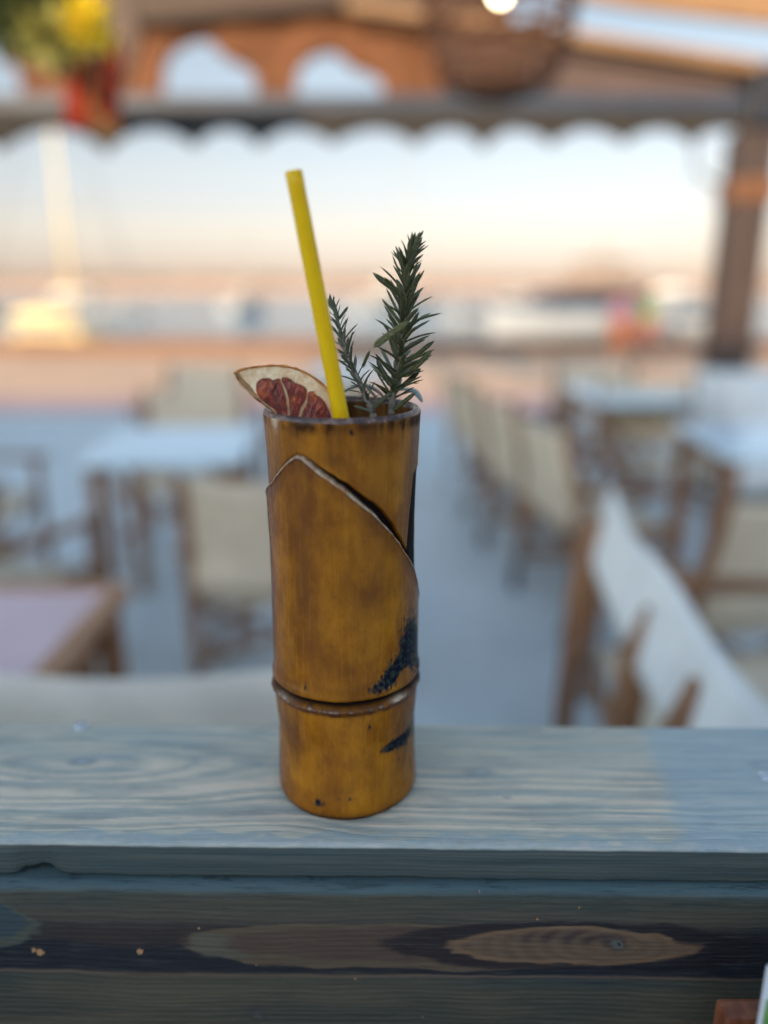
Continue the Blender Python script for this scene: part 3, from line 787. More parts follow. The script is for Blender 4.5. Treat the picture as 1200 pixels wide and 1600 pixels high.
def rosemary(name, label, path, yoff, count, ln, mat, seed, spread=(28, 58), t0=.2, extra=()):
    rs = random.Random(seed)
    P = crom(path, 8); pts = []
    for k, (a, b) in enumerate(P):
        yy = yoff(k/(len(P)-1)) if callable(yoff) else yoff
        pts.append(on_y(a, b, yy))
    base = V((pts[0].x+.0, pts[0].y, TOP_Z+.012)); pts = [base]+pts
    root = empty(name, base, label, 'herb sprig')
    bm = bmesh.new(); L = len(pts)
    tube(bm, [p-base for p in pts], [.0017*(1-.72*max(0, (i-1)/(L-1))) for i in range(L)], 8)
    from_bm('stem', bm, M_stem, root, True)
    meshes = [needle_mesh(s, b) for s, b in ((1, .10), (2, -.06), (3, .16), (4, .02), (5, .22))]
    for me in meshes: me.materials.append(mat)
    vis = pts[1:]
    def put(o, d, n_, l_, me):
        ob = bpy.data.objects.new('needle', me); COL.objects.link(ob); ob.parent = root
        d = d.normalized(); xax = d.cross(n_).normalized(); zax = xax.cross(d)
        Mx = Matrix((xax*l_, d*l_, zax*l_)).transposed().to_4x4(); Mx.translation = o-base
        ob.matrix_local = Mx
    for k in range(count):
        f = t0+(1-t0)*(k+.3*rs.random())/count
        i = min(int(f*(len(vis)-1)), len(vis)-2); fr = f*(len(vis)-1)-i
        o = vis[i].lerp(vis[i+1], fr); ax = (vis[i+1]-vis[i]).normalized()
        ang = k*2.39996+rs.uniform(-.35, .35)
        side = ax.cross(V((0, 1, 0))).normalized(); side2 = ax.cross(side)
        rad_ = side*cos(ang)+side2*sin(ang)*.85
        sp = radians(rs.uniform(*spread))*(1-.68*f**2.4)
        d = ax*cos(sp)+rad_*sin(sp)
        l_ = ln*rs.uniform(.70, 1.1)*(1-.45*max(0, f-.6)/.4)*(.6+.4*min(1, f/.3))
        put(o, d, -rad_ if rs.random() < .0 else (ax*sin(sp)-rad_*cos(sp))*-1, l_, rs.choice(meshes))
    for (ax_, ay_, bx_, by_, yy, wv) in extra:
        a = on_y(ax_, ay_, yy); b = on_y(bx_, by_, yy-.004); d = b-a
        put(a, d, V((.2, -1, .3)), d.length, meshes[wv])
    return root
rosemary('rosemary_sprig', 'bushy dark green rosemary sprig standing upright at the right of the cup',
         [(611, 648), (613, 625), (618, 600), (626, 560), (630, 520), (632, 480), (634, 445), (637, 415), (645, 390)],
         lambda t: CY+.003+.004*t, 138, .0180, M_nd, 3, (36, 70), .12,
         extra=[(612, 605, 586, 560, CY-.004, 0), (639, 412, 656, 362, CY+.006, 3), (636, 430, 648, 392, CY+.003, 0), (634, 470, 586, 423, CY+.004, 1), (612, 640, 650, 616, CY+.002, 1),
                (634, 410, 641, 380, CY+.006, 2), (622, 610, 657, 572, CY+.012, 2), (640, 560, 679, 535, CY+.002, 1), (632, 590, 675, 548, CY, 0),
                (585, 546, 640, 497, CY-.010, 4), (566, 575, 578, 546, CY-.006, 0)])
rosemary('rosemary_sprig', 'thin grey green rosemary sprig between the straw and the bushy sprig',
         [(583, 646), (574, 625), (563, 600), (549, 570), (540, 545), (531, 515), (524, 490), (519, 475)],
         lambda t: CY-.006+.02*t, 84, .0105, M_np, 11, (30, 60), .05,
         extra=[(524, 490, 516, 462, CY+.013, 1), (528, 500, 545, 478, CY+.012, 0), (580, 640, 612, 612, CY-.006, 0), (582, 643, 552, 634, CY-.006, 3), (570, 600, 590, 622, CY-.004, 2)])
# broad dark leaf behind, lying against the back rim
def broad_leaf(label, c, L, W, rz, tilt, mat):
    bm = bmesh.new()
    sheet(bm, lambda u, v: ((v-.5)*W*2*(sin(pi*min(1, u*.96+.02))**.7), (u-.5)*L, .25*L*(1-(2*u-1)**2)-abs(v-.5)*.25*W), 12, 6, .0004)
    o = from_bm('leaf', bm, mat, None, True); o.location = c; o.rotation_euler = (tilt, 0, rz)
    return tag(o, label, 'leaf')
M_leaf = simple('dark_leaf', (.022, .035, .02), .4, .3, 120, .0005)
M_leafp = simple('pale_leaf', (.20, .25, .21), .5, .2, 120, .0005)
broad_leaf('dark curled leaf against the back rim of the cup behind the thin rosemary', on_y(570, 617, CY+.026), .022, .006, radians(88), radians(10), M_leaf)
broad_leaf('pale grey leaf at the back right rim of the cup beside the rosemary stem', on_y(641, 618, CY+.022), .014, .005, radians(70), radians(20), M_leafp)

# ================================================================== MENU CARD AND BLOCK (bottom right, on the near side of the rail)
def near_things():
    # shelf under the camera side of the rail that carries them
    bm = bmesh.new(); add_box(bm, (.0, -.10, -.012), (3.0, .17, .024), bevel=.003)
    sh = from_bm('shelf', bm, M_frame, rail); sh.location = (0, .0, TOP_Z-.175)
    z0 = TOP_Z-.163
    yb = .262
    a = on_y(1134, 1592, yb); b = on_y(1210, 1590, yb)
    c = V((a.x+.034, yb+.0055, (a.z+z0)/2-.0003))
    bm = bmesh.new(); add_box(bm, (0, 0, 0), (.068, .011, a.z-z0), bevel=.002)
    o = from_bm('wooden_block', bm, wood('red_brown_block', (.13, .035, .015), (.26, .085, .035), .45, 40)); o.location = c
    tag(o, 'red brown wooden block at the bottom right corner behind the white card', 'block')
    yc = .240
    p = [on_y(1181, 1640, yc), on_y(1199, 1518, yc+.006)]
    zt = p[1].z+.002; xb = p[0].x; xt = p[1].x; Hh = zt-z0
    root = empty('menu_card', (xb, yc, z0), 'white card with a green lower band standing at the bottom right corner', 'card')
    bm = bmesh.new(); prism(bm, [(0, 0, 0), (.07, 0, 0), (.07+xt-xb, .006, Hh), (xt-xb, .006, Hh)], (0, 1, 0), .0012)
    from_bm('card_sheet', bm, simple('white_card', (.66, .67, .68), .4, .04, 30), root)
    g0 = (on_y(1185, 1600, yc).z-z0+.002)/Hh
    bm = bmesh.new()
    def q(u, v): return (u*.07+(xt-xb)*v+.0016*(1-u), .006*v-.0009, Hh*v)
    prism(bm, [q(0, .05), q(1, .05), q(1, g0+.03), q(0, g0+.03)], (0, 1, 0), .0006)
    from_bm('green_band', bm, simple('green_print', (.10, .26, .045), .4, .1, 60), root)
near_things()

# ================================================================== CHAIRS AND TABLES
def make_chair(label, canvas, wood_mat, band=False):
    t = empty('director_chair', (0, 0, 0), label, 'chair')
    W, D = .27, .23
    for sx in (-1, 1):
        bm = bmesh.new(); tube(bm, [(sx*W, D, 0), (sx*W, D-.01, .3), (sx*W, D-.005, .615)], [.018, .021, .019], 10); from_bm('leg', bm, wood_mat, t, True)
        bm = bmesh.new(); tube(bm, [(sx*W, -D-.03, 0), (sx*W, -D+.01, .3), (sx*W, -D, .6), (sx*W, -D-.05, .80), (sx*W, -D-.065, .875), (sx*W*.985, -D-.06, .89)], [.019, .022, .022, .021, .019, .010], 10); from_bm('leg', bm, wood_mat, t, True)
        bm = bmesh.new(); add_box(bm, (sx*W, .005, .632), (.058, .56, .024), bevel=.009); from_bm('armrest', bm, wood_mat, t, True)
        bm = bmesh.new(); add_box(bm, (sx*(W-.022), -.005, .44), (.022, .44, .04), bevel=.004); from_bm('seat_rail', bm, wood_mat, t)
        bm = bmesh.new(); tube(bm, [(sx*W, D-.01, .16), (sx*W, -D-.01, .16)], .011, 8); from_bm('side_stretcher', bm, wood_mat, t, True)
    for yy in (.16, -.17):
        bm = bmesh.new(); tube(bm, [(-W, yy, .20), (W, yy, .40)], .012, 8); tube(bm, [(-W, yy+.02, .40), (W, yy+.02, .20)], .012, 8); from_bm('cross_brace', bm, wood_mat, t, True)
    bm = bmesh.new(); sheet(bm, lambda u, v: ((u-.5)*.50, (v-.5)*.44, .462-.035*(1-(2*u-1)**2)), 10, 6, .006); from_bm('seat', bm, canvas, t, True)
    t.scale = (.94, .94, .92)
    zb = .66 if band else .49
    bm = bmesh.new(); sheet(bm, lambda u, v: ((u-.5)*.555, -D-.005-.05*((v*(.87-zb)+zb-.6)/.27 if v*(.87-zb)+zb > .6 else 0)-.035*(1-(2*u-1)**2)-.0*v, zb+v*(.875-zb)-.012*(1-(2*u-1)**2)*v), 14, 8, .007); from_bm('backrest', bm, canvas, t, True)
    return t
def put(o, x, y, rz, label=None, group=None, z=0):
    o.location = (x, y, z); o.rotation_euler = (0, 0, radians(rz))
    if label: o['label'] = label
    if group: o['group'] = group
    return o
GC = 'wooden director chairs on the terrace'
ch = make_chair('x', M_greige, M_frame)
put(ch, -.33, 2.34, 4, 'greige canvas chair just left behind the cup, seen from behind', GC)
def chair_at(x, y, rz, label): return put(copy_tree(ch), x, y, rz, label, GC)
chair_at(-.98, 3.62, 176, 'greige canvas chair on the far side of the left pale table')
chair_at(-1.27, 2.30, -24, 'greige canvas chair cut by the left picture edge beside the left table')
chair_at(-.45, 4.7, 20, 'small far chair seen just behind the citrus slice and cup rim')
chair_at(.80, 3.60, -82, 'greige canvas chair third farthest in the row right of the path')
chair_at(.98, 2.15, -160+180, 'greige canvas chair directly behind the long white canvas bench')
chair_at(.88, 3.02, -78, 'nearest greige canvas chair in the row right of the path, beside the right pale table')
chair_at(1.46, 4.05, 178, 'greige canvas chair beyond the right pale table near the white cloth')
chair_at(1.72, 2.05, 10, 'greige canvas chair cut by the right picture edge before the pale table')
chair_at(.70, 4.78, -78, 'farthest greige canvas chair in the row right of the path')
chair_at(.74, 4.19, -85, 'greige canvas chair second farthest in the row right of the path')
chair_at(1.40, 5.0, 175, 'brown framed chair behind the far right pale table')
chair_at(-1.25, 4.9, 168, 'farthest chair on the left, its back against the pink paving')
chair_at(-1.75, 3.1, -85, 'brown framed chair at the left end of the left pale table')
cw = make_chair('x', M_cream, M_frame); cw.scale = (1, 1, 1)
put(cw, -.31, 1.14, 1, 'cream canvas chair back directly beyond the rail at lower left', GC)
def make_table(label, cat='table'):
    t = empty('cafe_table', (0, 0, 0), label, cat)
    bm = bmesh.new(); add_box(bm, (0, 0, .727), (.56, .68, .026), bevel=.004); from_bm('tabletop', bm, M_table, t)
    for sx in (-1, 1):
        for sy in (-1, 1):
            bm = bmesh.new(); add_box(bm, (sx*.24, sy*.29, .356), (.045, .045, .712), bevel=.004); from_bm('leg', bm, M_frame, t)
    for s_ in (-1, 1):
        bm = bmesh.new(); add_box(bm, (s_*.24, 0, .68), (.022, .53, .06)); from_bm('apron', bm, M_frame, t)
    return t
tb = make_table('x')
GT = 'pale blue topped wooden cafe tables'
put(tb, -.80, 2.92, 5, 'pale blue cafe table at left between two canvas chairs', GT)
def table_at(x, y, rz, label): return put(copy_tree(tb), x, y, rz, label, GT)
table_at(1.52, 2.98, -4, 'pale blue cafe table at the right picture edge', )
table_at(1.38, 4.35, 2, 'pale blue cafe table farther back right, left of the brown post')
table_at(-.2, 5.6, 2, 'farthest pale blue cafe table, glimpsed between the citrus slice and the rosemary')

def lilac_table():
    t = empty('side_table', (-.83, 1.16, 0), 'table corner with lilac top and orange brown wooden edge at lower left', 'table')
    bm = bmesh.new(); add_box(bm, (0, 0, .735), (.58, .46, .02), bevel=.003); from_bm('tabletop', bm, simple('lilac_top', (.66, .47, .46), .4, .06, 5), t)
    for sx, sy, lx, ly in ((-1, 0, .035, .53), (1, 0, .035, .53), (0, -1, .58, .035), (0, 1, .58, .035)):
        bm = bmesh.new(); add_box(bm, (sx*.3085, sy*.2485, .733), (lx, ly, .034), bevel=.006); from_bm('edge_rail', bm, M_orange, t)
    for sx in (-1, 1):
        for sy in (-1, 1):
            bm = bmesh.new(); add_box(bm, (sx*.29, sy*.225, .356), (.04, .04, .71), bevel=.004); from_bm('leg', bm, M_frame, t)
M_orange = wood('orange_brown_wood', (.34, .16, .08), (.50, .27, .15))
lilac_table()
# long bench with white canvas back on the right
def bench():
    t = empty('canvas_bench', (.50, 1.2, 0), 'wooden bench with a long white canvas back running along the right of the path', 'bench')
    P0 = V((.405, .60)); P1 = V((.50, 1.72))
    def pt(u, off, z): 
        p = P0.lerp(P1, u); return V((p.x+off-.50, p.y-1.2, z))
    bm = bmesh.new(); sheet(bm, lambda u, v: pt(u, -.01+.035*v-.02*sin(pi*u), .70+.17*v-.02*sin(pi*u*2)**2*v), 26, 6, .008); from_bm('backrest', bm, M_white, t, True)
    for u in (.02, .30, .52, .98):
        bm = bmesh.new(); tube(bm, [pt(u, -.055, 0), pt(u, -.045, .35), pt(u, -.035, .6), pt(u, -.022, .72), pt(u, .0, .79), pt(u, .03, .80)], [.022, .028, .030, .028, .022, .012], 10); from_bm('leg', bm, M_frame, t, True)
        bm = bmesh.new(); tube(bm, [pt(u, .42, 0), pt(u, .42, .44)], .022, 10); from_bm('leg', bm, M_frame, t, True)
    bm = bmesh.new(); sheet(bm, lambda u, v: pt(u, .03+.42*v, .455-.02*sin(pi*v)), 12, 5, .008); from_bm('seat', bm, M_greige, t, True)
    for off in (.0, .42):
        bm = bmesh.new(); tube(bm, [pt(0, off, .43), pt(1, off, .43)], .016, 8); from_bm('seat_rail', bm, M_frame, t, True)
    for u in (.02, .98):
        bm = bmesh.new(); a, b = pt(u, -.02, .64), pt(u, .44, .63); tube(bm, [a, (a+b)/2, b], [.022, .026, .018], 10); from_bm('armrest', bm, M_frame, t, True)
M_white = fabric('white_canvas', (.88, .85, .78))
bench()

# white draped service table and white cloth by the post
def cloth_table():
    t = empty('service_table', (2.62, 5.0, 0), 'side table under a white cloth at the foot of the brown post', 'table')
    bm = bmesh.new()
    def f(u, v):
        a = 2*pi*u; sx = .50*max(-1, min(1, 1.35*cos(a))); sy = .33*max(-1, min(1, 1.35*sin(a)))
        k = 1+.10*v+.03*v*sin(a*14)
        return (sx*k, sy*k, .76-.70*v)
    sheet(bm, f, 64, 5, .004); add_box(bm, (0, 0, .758), (1.0, .66, .008)); from_bm('cloth', bm, M_white, t, True)
    for sx in (-.4, .4):
        for sy in (-.25, .25):
            bm = bmesh.new(); tube(bm, [(sx, sy, 0), (sx, sy, .75)], .02, 8); from_bm('leg', bm, M_dark, t)
cloth_table()

# ================================================================== AWNING, POST, ROOF
BY = 5.7
zlow = on_y(600, 188, BY).z; ztop = on_y(600, 150, BY).z
M_gry = simple('grey_blue_beam', (.030, .048, .078), .5, .2, 3)
M_postw = wood('grey_brown_post', (.040, .027, .023), (.078, .052, .042), .6, 8)
xl, xr = -4.2, on_y(1190, 170, BY).x
aw = empty('awning', (0, BY, 0), 'dark grey awning front beam with a scalloped fabric valance across the top', 'awning')
bm = bmesh.new(); add_box(bm, ((xl+xr)/2, 0, (zlow+ztop)/2), (xr-xl, .12, ztop-zlow), bevel=.012); from_bm('front_beam', bm, M_gry, aw)
tips = [-560, -440, -300, -150, 0, 168, 305, 405, 520, 650, 755, 860, 975, 1080, 1180]
tipy = [216, 216, 216, 216, 222, 226, 214, 214, 210, 212, 218, 212, 209, 208, 208]
bm = bmesh.new(); ptsb = []
for k in range(len(tips)-1):
    for s_ in range(12):
        f = s_/12; px = tips[k]+(tips[k+1]-tips[k])*f; pt_ = 17+tipy[k]*(1-f)+tipy[k+1]*f
        ar = abs(sin(pi*f))**.75
        ptsb.append((px, pt_-(pt_-203)*ar))
ptsb.append((tips[-1], tipy[-1]))
def vz(i, v):
    px, py = ptsb[i]; b = on_y(px, py, BY-.075); tpz = zlow+.06
    return V((b.x, -.075+.012*sin(i*.9)*(1-v), b.z*(1-v)+tpz*v))
nI = len(ptsb)-1
sheet(bm, lambda u, v: vz(int(round(u*nI)), v), nI, 3, .003)
from_bm('valance', bm, fabric('grey_valance', (.055, .05, .045), .15), aw, True)
# terracotta canvas blind behind the beam, its lower edge cut in arches through which sky shows
def blind():
    YB = BY+.24
    t = empty('canvas_blind', (0, YB, 0), 'terracotta canvas blind above the beam with arched cut-outs showing sky', 'blind')
    low_pts = []
    bottoms = lambda px: 205
    holes = [(-40, 36, 66, 155), (256, 404, 62, 158), (460, 600, 84, 158)]
    N = 220; bm = bmesh.new(); pxs = [-700+ (1500+0)*i/N for i in range(N+1)]
    def edge(px):
        for a, b, yt, yb in holes:
            if a < px < b:
                f = (px-a)/(b-a); sh = min(1, max(0, (f-.42)/.3)); sh = sh*sh*(3-2*sh)
                return yb-(yb-yt-.34*(yb-yt)*sh)*(sin(pi*f)**.26)
        return 178
    hs = [edge(p) for p in pxs]
    def fn(u, v):
        i = int(round(u*N)); px = pxs[i]; y1 = hs[i]; y0 = -60
        p = on_y(px, y0+(y1-y0)*v, YB); return (p.x, .02*sin(i*.35), p.z)
    sheet(bm, fn, N, 6, .004)
    from_bm('canvas', bm, fabric('terracotta_canvas', (.23, .105, .055), .28, .15), t, True)
    return t
blind()
# sloping roof boards and rafters seen at the top
def px_board(name, pts, y, thick, mat, label, cat, kind=None):
    q = [on_y(a, b, y) for a, b in pts]; c = sum(q, V())/len(q)
    bm = bmesh.new(); prism(bm, [p-c for p in q], (0, 1, 0), thick); 
    o = from_bm(name, bm, mat); o.location = c
    return tag(o, label, cat)
M_tan = wood('tan_board', (.23, .125, .055), (.33, .19, .09), .6, 5)
M_dkb = wood('dark_rafter', (.05, .03, .02), (.10, .06, .04), .6, 5)
M_brn = wood('brown_board', (.030, .015, .008), (.058, .028, .014), .6, 4)
px_board('roof_board', [(185, -80), (1000, -80), (700, 22), (560, 8), (380, 22), (190, 36)], 5.80, .06, M_brn, 'dark brown roof board across the top, left of the basket lamp', 'roof board')
px_board('fascia_trim', [(540, -4), (700, 18), (880, 44), (1300, 108), (1300, 128), (880, 62), (700, 36), (540, 14)], 5.70, .05, M_tan, 'tan trim board sloping down to the right under the strip of sky', 'trim board')
px_board('rafter', [(690, 42), (870, 62), (1290, 128), (1290, 165), (1100, 152), (690, 140)], 5.84, .06, simple('greyed_canvas', (.10, .068, .06), .8, .2, 3), 'greyish brown roof panel between the sloping trim and the grey beam', 'roof panel')
px_board('dark_rafter', [(860, 62), (1290, 126), (1290, 142), (860, 76)], 5.765, .05, M_dkb, 'thin dark rafter directly under the tan sloping trim', 'rafter')
px_board('edge_board', [(880, -90), (1330, -90), (1330, 46), (1200, 36), (1000, 12), (880, -8)], 5.6, .06, M_tan, 'tan board in the top right corner above the strip of sky', 'roof board')
# post with dark head
pp0 = on_y(1166, 300, BY); 
post = empty('terrace_post', (pp0.x, BY, 0), 'grey brown timber post at the right holding up the awning beam', 'post')
bm = bmesh.new(); zc = on_y(1160, 300, BY).z; hs_ = zc-.073; add_box(bm, (0, 0, hs_/2), (.27, .24, hs_), bevel=.015); from_bm('shaft', bm, M_postw, post)
bm = bmesh.new(); add_box(bm, (-.0, 0, zc), (.31, .28, .15), bevel=.02); from_bm('sun_glow_band', bm, wood('sun_glow_wood', (.13, .055, .025), (.21, .09, .035), .45, 8), post)  # added band, its amber colour painting the sunlight caught by the post
bm = bmesh.new(); zq = on_y(1160, 208, BY).z; add_box(bm, (0, 0, (zc+.073+zq)/2), (.27, .24, zq-zc-.073), bevel=.01); from_bm('upper_shaft', bm, M_postw, post)
bm = bmesh.new(); z1 = on_y(1160, 110, BY).z; add_box(bm, (.15, -.02, (zq+z1)/2), (.48, .30, z1-zq), bevel=.04); from_bm('head_block', bm, M_dark, post)
bm = bmesh.new(); tube(bm, [on_y(a, b, BY)-V((pp0.x, BY, 0)) for a, b in ((1150, 288), (1125, 290), (1100, 280), (1085, 262), (1083, 235), (1090, 205))], .012, 8); from_bm('hook', bm, M_dark, post, True)
# left post of the awning, outside the picture
bm = bmesh.new(); add_box(bm, (0, 0, 1.2), (.2, .2, 2.4), bevel=.015); o = from_bm('terrace_post', bm, M_postw); o.location = (-4.1, BY, 0); tag(o, 'timber post at the far left end of the awning beam', 'post')

# ================================================================== BASKET LAMP
def lamp():
    y = 3.0; cb = on_y(776, 150, y); zr = on_y(776, 8, y).z; R = 104/F*(y*cos(PITCH))*1.03
    root = empty('basket_lamp', (cb.x, y, cb.z), 'brown woven basket pendant lamp with a glowing bulb at the top', 'lamp')
    hh = zr-cb.z; wick = wood('wicker', (.06, .026, .012), (.125, .052, .022), .7, 30)
    prof = [(.30, 0), (.55, .05), (.74, .17), (.87, .36), (.95, .58), (.99, .82), (1.0, 1.02)]
    P = crom(prof, 4)
    bm = bmesh.new()
    for k in range(22):
        a0 = 2*pi*k/22
        for s_ in (1, -1):
            tube(bm, [(R*r_*cos(a0+s_*.22*z_), R*r_*sin(a0+s_*.22*z_), hh*z_) for r_, z_ in P], .0045, 5, False)
    from_bm('ribs', bm, wick, root, True)
    bm = bmesh.new()
    for j in range(9):
        f = j/8*(len(P)-1); i = min(int(f), len(P)-2); r_, z_ = [P[i][q]+(P[i+1][q]-P[i][q])*(f-i) for q in (0, 1)]
        tube(bm, [(R*r_*cos(2*pi*k/40), R*r_*sin(2*pi*k/40), hh*z_) for k in range(41)], .0075 if j not in (0, 8) else .014, 6, False)
    from_bm('hoops', bm, wick, root, True)
    bm = bmesh.new(); lathe(bm, [(.001, .004), (R*.30, .002), (R*.30, -.004), (.001, -.006)], 30); from_bm('base_disc', bm, wick, root, True)
    bm = bmesh.new()
    for k in range(3):
        a = 2*pi*k/3+.35; tube(bm, [(R*cos(a), R*sin(a), hh), (R*.8*cos(a), R*.8*sin(a), hh+.25), (0, 0, hh+.75)], .006, 6)
    from_bm('hanger', bm, wick, root, True)
    bm = bmesh.new(); tube(bm, [(0, 0, hh+.12), (0, 0, hh+1.2)], .005, 6); from_bm('cord', bm, M_dark, root)
    bm = bmesh.new(); lathe(bm, [(.001, hh+.008), (.014, hh+.012), (.023, hh+.024), (.025, hh+.038), (.020, hh+.058), (.013, hh+.08), (.012, hh+.12)], 24)
    m = Mat('lit_bulb', .3); m.col((.9, .8, .6)); m.b.inputs['Emission Color'].default_value = (1, .80, .48, 1); m.b.inputs['Emission Strength'].default_value = 7
    from_bm('bulb', bm, m.mat, root, True)
lamp()

# ================================================================== HANGING PLANT
def hanging():
    y = 2.6; c = on_y(60, -10, y)
    root = empty('hanging_plant', (c.x, y, c.z), 'hanging planter with dark leaves, yellow blooms and red streamers at top left', 'plant')
    rs = random.Random(5)
    def leaves(name, n, cx, cy, rx, ry, size, mat, dyy=0):
        bm = bmesh.new()
        for _ in range(n):
            a = rs.random()*2*pi; r_ = sqrt(rs.random())
            p = on_y(cx+rx*r_*cos(a), cy+ry*r_*sin(a), y+dyy+rs.uniform(-.12, .12))-V((c.x, y, c.z))
            q = Matrix.Rotation(rs.random()*6.3, 3, 'Z') @ Matrix.Rotation(rs.uniform(-1.2, 1.2), 3, 'X')
            s_ = size*rs.uniform(.6, 1.2)
            vs = [bm.verts.new(p+q @ V(k)*s_) for k in ((0, 0, 0), (.32, .4, .08), (.22, .8, .02), (0, 1.05, -.1), (-.22, .8, .02), (-.32, .4, .08), (0, .5, -.04))]
            for k in range(6): bm.faces.new((vs[k], vs[(k+1) % 6], vs[6]))
        o = from_bm(name, bm, mat, root); return o
    leaves('foliage', 380, 30, 10, 105, 62, .07, simple('dark_foliage', (.055, .075, .02), .6, .5, 20))
    leaves('foliage', 130, 75, 62, 50, 34, .06, simple('olive_foliage', (.30, .28, .07), .6, .4, 20), -.1)
    leaves('blossoms', 150, 140, 38, 30, 34, .05, simple('yellow_petals', (.85, .62, .02), .6, .2, 20), -.22)
    mr = fabric('red_streamer', (.60, .09, .05), .35, .3); mt = fabric('ochre_streamer', (.45, .24, .10), .3)
    for (x0, x1, y0, y1, mm, dy) in ((103, 136, 70, 202, mr, 0), (156, 188, 60, 188, mr, .03), (137, 156, 86, 200, mt, .02), (150, 186, 186, 214, mt, .0)):
        bm = bmesh.new()
        def f(u, v):
            p = on_y(x0+(x1-x0)*u+2*sin(v*7), y0+(y1-y0)*v, y+dy); return V((p.x-c.x, p.y-y+.012*sin(u*6+v*4), p.z-c.z))
        sheet(bm, f, 6, 10, .003); from_bm('streamer', bm, mm, root, True)
    bm = bmesh.new(); lathe(bm, [(.001, .0), (.10, .0), (.14, .16), (.15, .17), (.13, .17)], 24, (-.05, 0, .0)); from_bm('pot', bm, M_dkb, root, True)
    bm = bmesh.new(); tube(bm, [(-.05, 0, .15), (-.05, 0, 1.0)], .004, 6); from_bm('cord', bm, M_dark, root)
hanging()
bm = bmesh.new(); q = [on_y(-200, -80, 4.2), on_y(200, -80, 4.2), on_y(215, 60, 4.2), on_y(190, 130, 4.2), on_y(40, 100, 4.2), on_y(-30, 20, 4.2), on_y(-200, 10, 4.2)]
cc = sum(q, V())/len(q); prism(bm, [p-cc for p in q], (0, 1, 0), .06); o = from_bm('corner_board', bm, M_dkb); o.location = cc  # plain dark brown roof board behind the plant
o.name = 'roof_corner_board'; tag(o, 'dark brown board behind the hanging plant in the top left corner', 'roof board')

# ================================================================== BOATS
SEA = -1.15
M_hull = simple('white_hull', (.34, .36, .38), .4, .04, 2); M_navy = simple('navy_window', (.03, .055, .10), .15, .2, 2)
M_deck = wood('teak_deck', (.40, .24, .12), (.52, .33, .18)); M_mast = simple('pale_mast', (.46, .41, .31), .4, .05, 3)
M_ylw = simple('cream_yellow_cover', (.90, .68, .30), .6, .05, 3)
def hull(L, B, hgt, root, mat, name='hull'):
    bm = bmesh.new(); rows = []; N = 18
    for i in range(N+1):
        u = i/N; x = (u-.5)*L; wb = B/2*(sin(pi*min(1, .30+u*.70))**.75 if u > .0 else .8)*(1 if u < .97 else .25)
        sh = hgt*(1+.22*(u-.35)**2*2)
        rows.append([bm.verts.new((x, s*wb*k, z)) for s, k, z in ((-1, 1, sh), (-1, .95, sh*.45), (-1, .55, -.25), (1, .55, -.25), (1, .95, sh*.45), (1, 1, sh))])
    for A, B_ in zip(rows, rows[1:]):
        for k in range(6): bm.faces.new((A[k], A[(k+1) % 6], B_[(k+1) % 6], B_[k]))
    bm.faces.new(rows[0]); bm.faces.new(rows[-1][::-1])
    return from_bm(name, bm, mat, root)
def sailboat(px, y, L, mast, label, rz, cover=None, mr=.055, group='sailing boats moored in the harbour'):
    c = on_y(px, 480, y); r_ = empty('sailboat', (c.x, y, SEA), label, 'sailboat', group, radians(rz))
    hull(L, L*.3, L*.11, r_, M_hull)
    bm = bmesh.new(); add_box(bm, (-L*.03, 0, L*.14), (L*.38, L*.17, L*.065), bevel=L*.015); from_bm('cabin', bm, cover or M_hull, r_)
    for s_ in (-1, 1):
        bm = bmesh.new(); add_box(bm, (-L*.03, s_*L*.086, L*.145), (L*.28, .02, L*.022)); from_bm('window', bm, M_navy, r_)
    bm = bmesh.new(); tube(bm, [(L*.06, 0, L*.1), (L*.06, 0, mast)], [mr, mr*.75], 8); from_bm('mast', bm, cover or M_mast, r_, True)
    bm = bmesh.new(); tube(bm, [(L*.06, 0, L*.22), (-L*.32, 0, L*.22)], L*.011, 8); from_bm('boom', bm, M_mast, r_, True)
    bm = bmesh.new(); tube(bm, [(L*.04, 0, L*.235), (-L*.14, 0, L*.25), (-L*.31, 0, L*.24)], [L*.022, L*.03, L*.012], 8); from_bm('furled_sail', bm, cover or M_white, r_, True)
    bm = bmesh.new(); tube(bm, [(L*.06, 0, mast*.97), (L*.49, 0, L*.15)], .012, 5); tube(bm, [(L*.06, 0, mast*.97), (-L*.48, 0, L*.13)], .012, 5); from_bm('rigging', bm, M_dark, r_)
    return r_
sailboat(95, 24, 6.5, 9.5, 'sailboat with a bright cream mast and sunlit cream cabin at the far left', -18, M_ylw, .06)
sailboat(140, 60, 8, 9, 'small distant sailboat just right of the bright cream mast', 20)
sailboat(385, 75, 7, 7.5, 'lone distant sailboat left of the straw with a short thin mast', 70)
sailboat(625, 90, 11, 17, 'distant sailboat with tall thin mast behind the rosemary tip', 40)
sailboat(1072, 58, 9, 12, 'sailboat with tall mast just left of the brown post', 10)
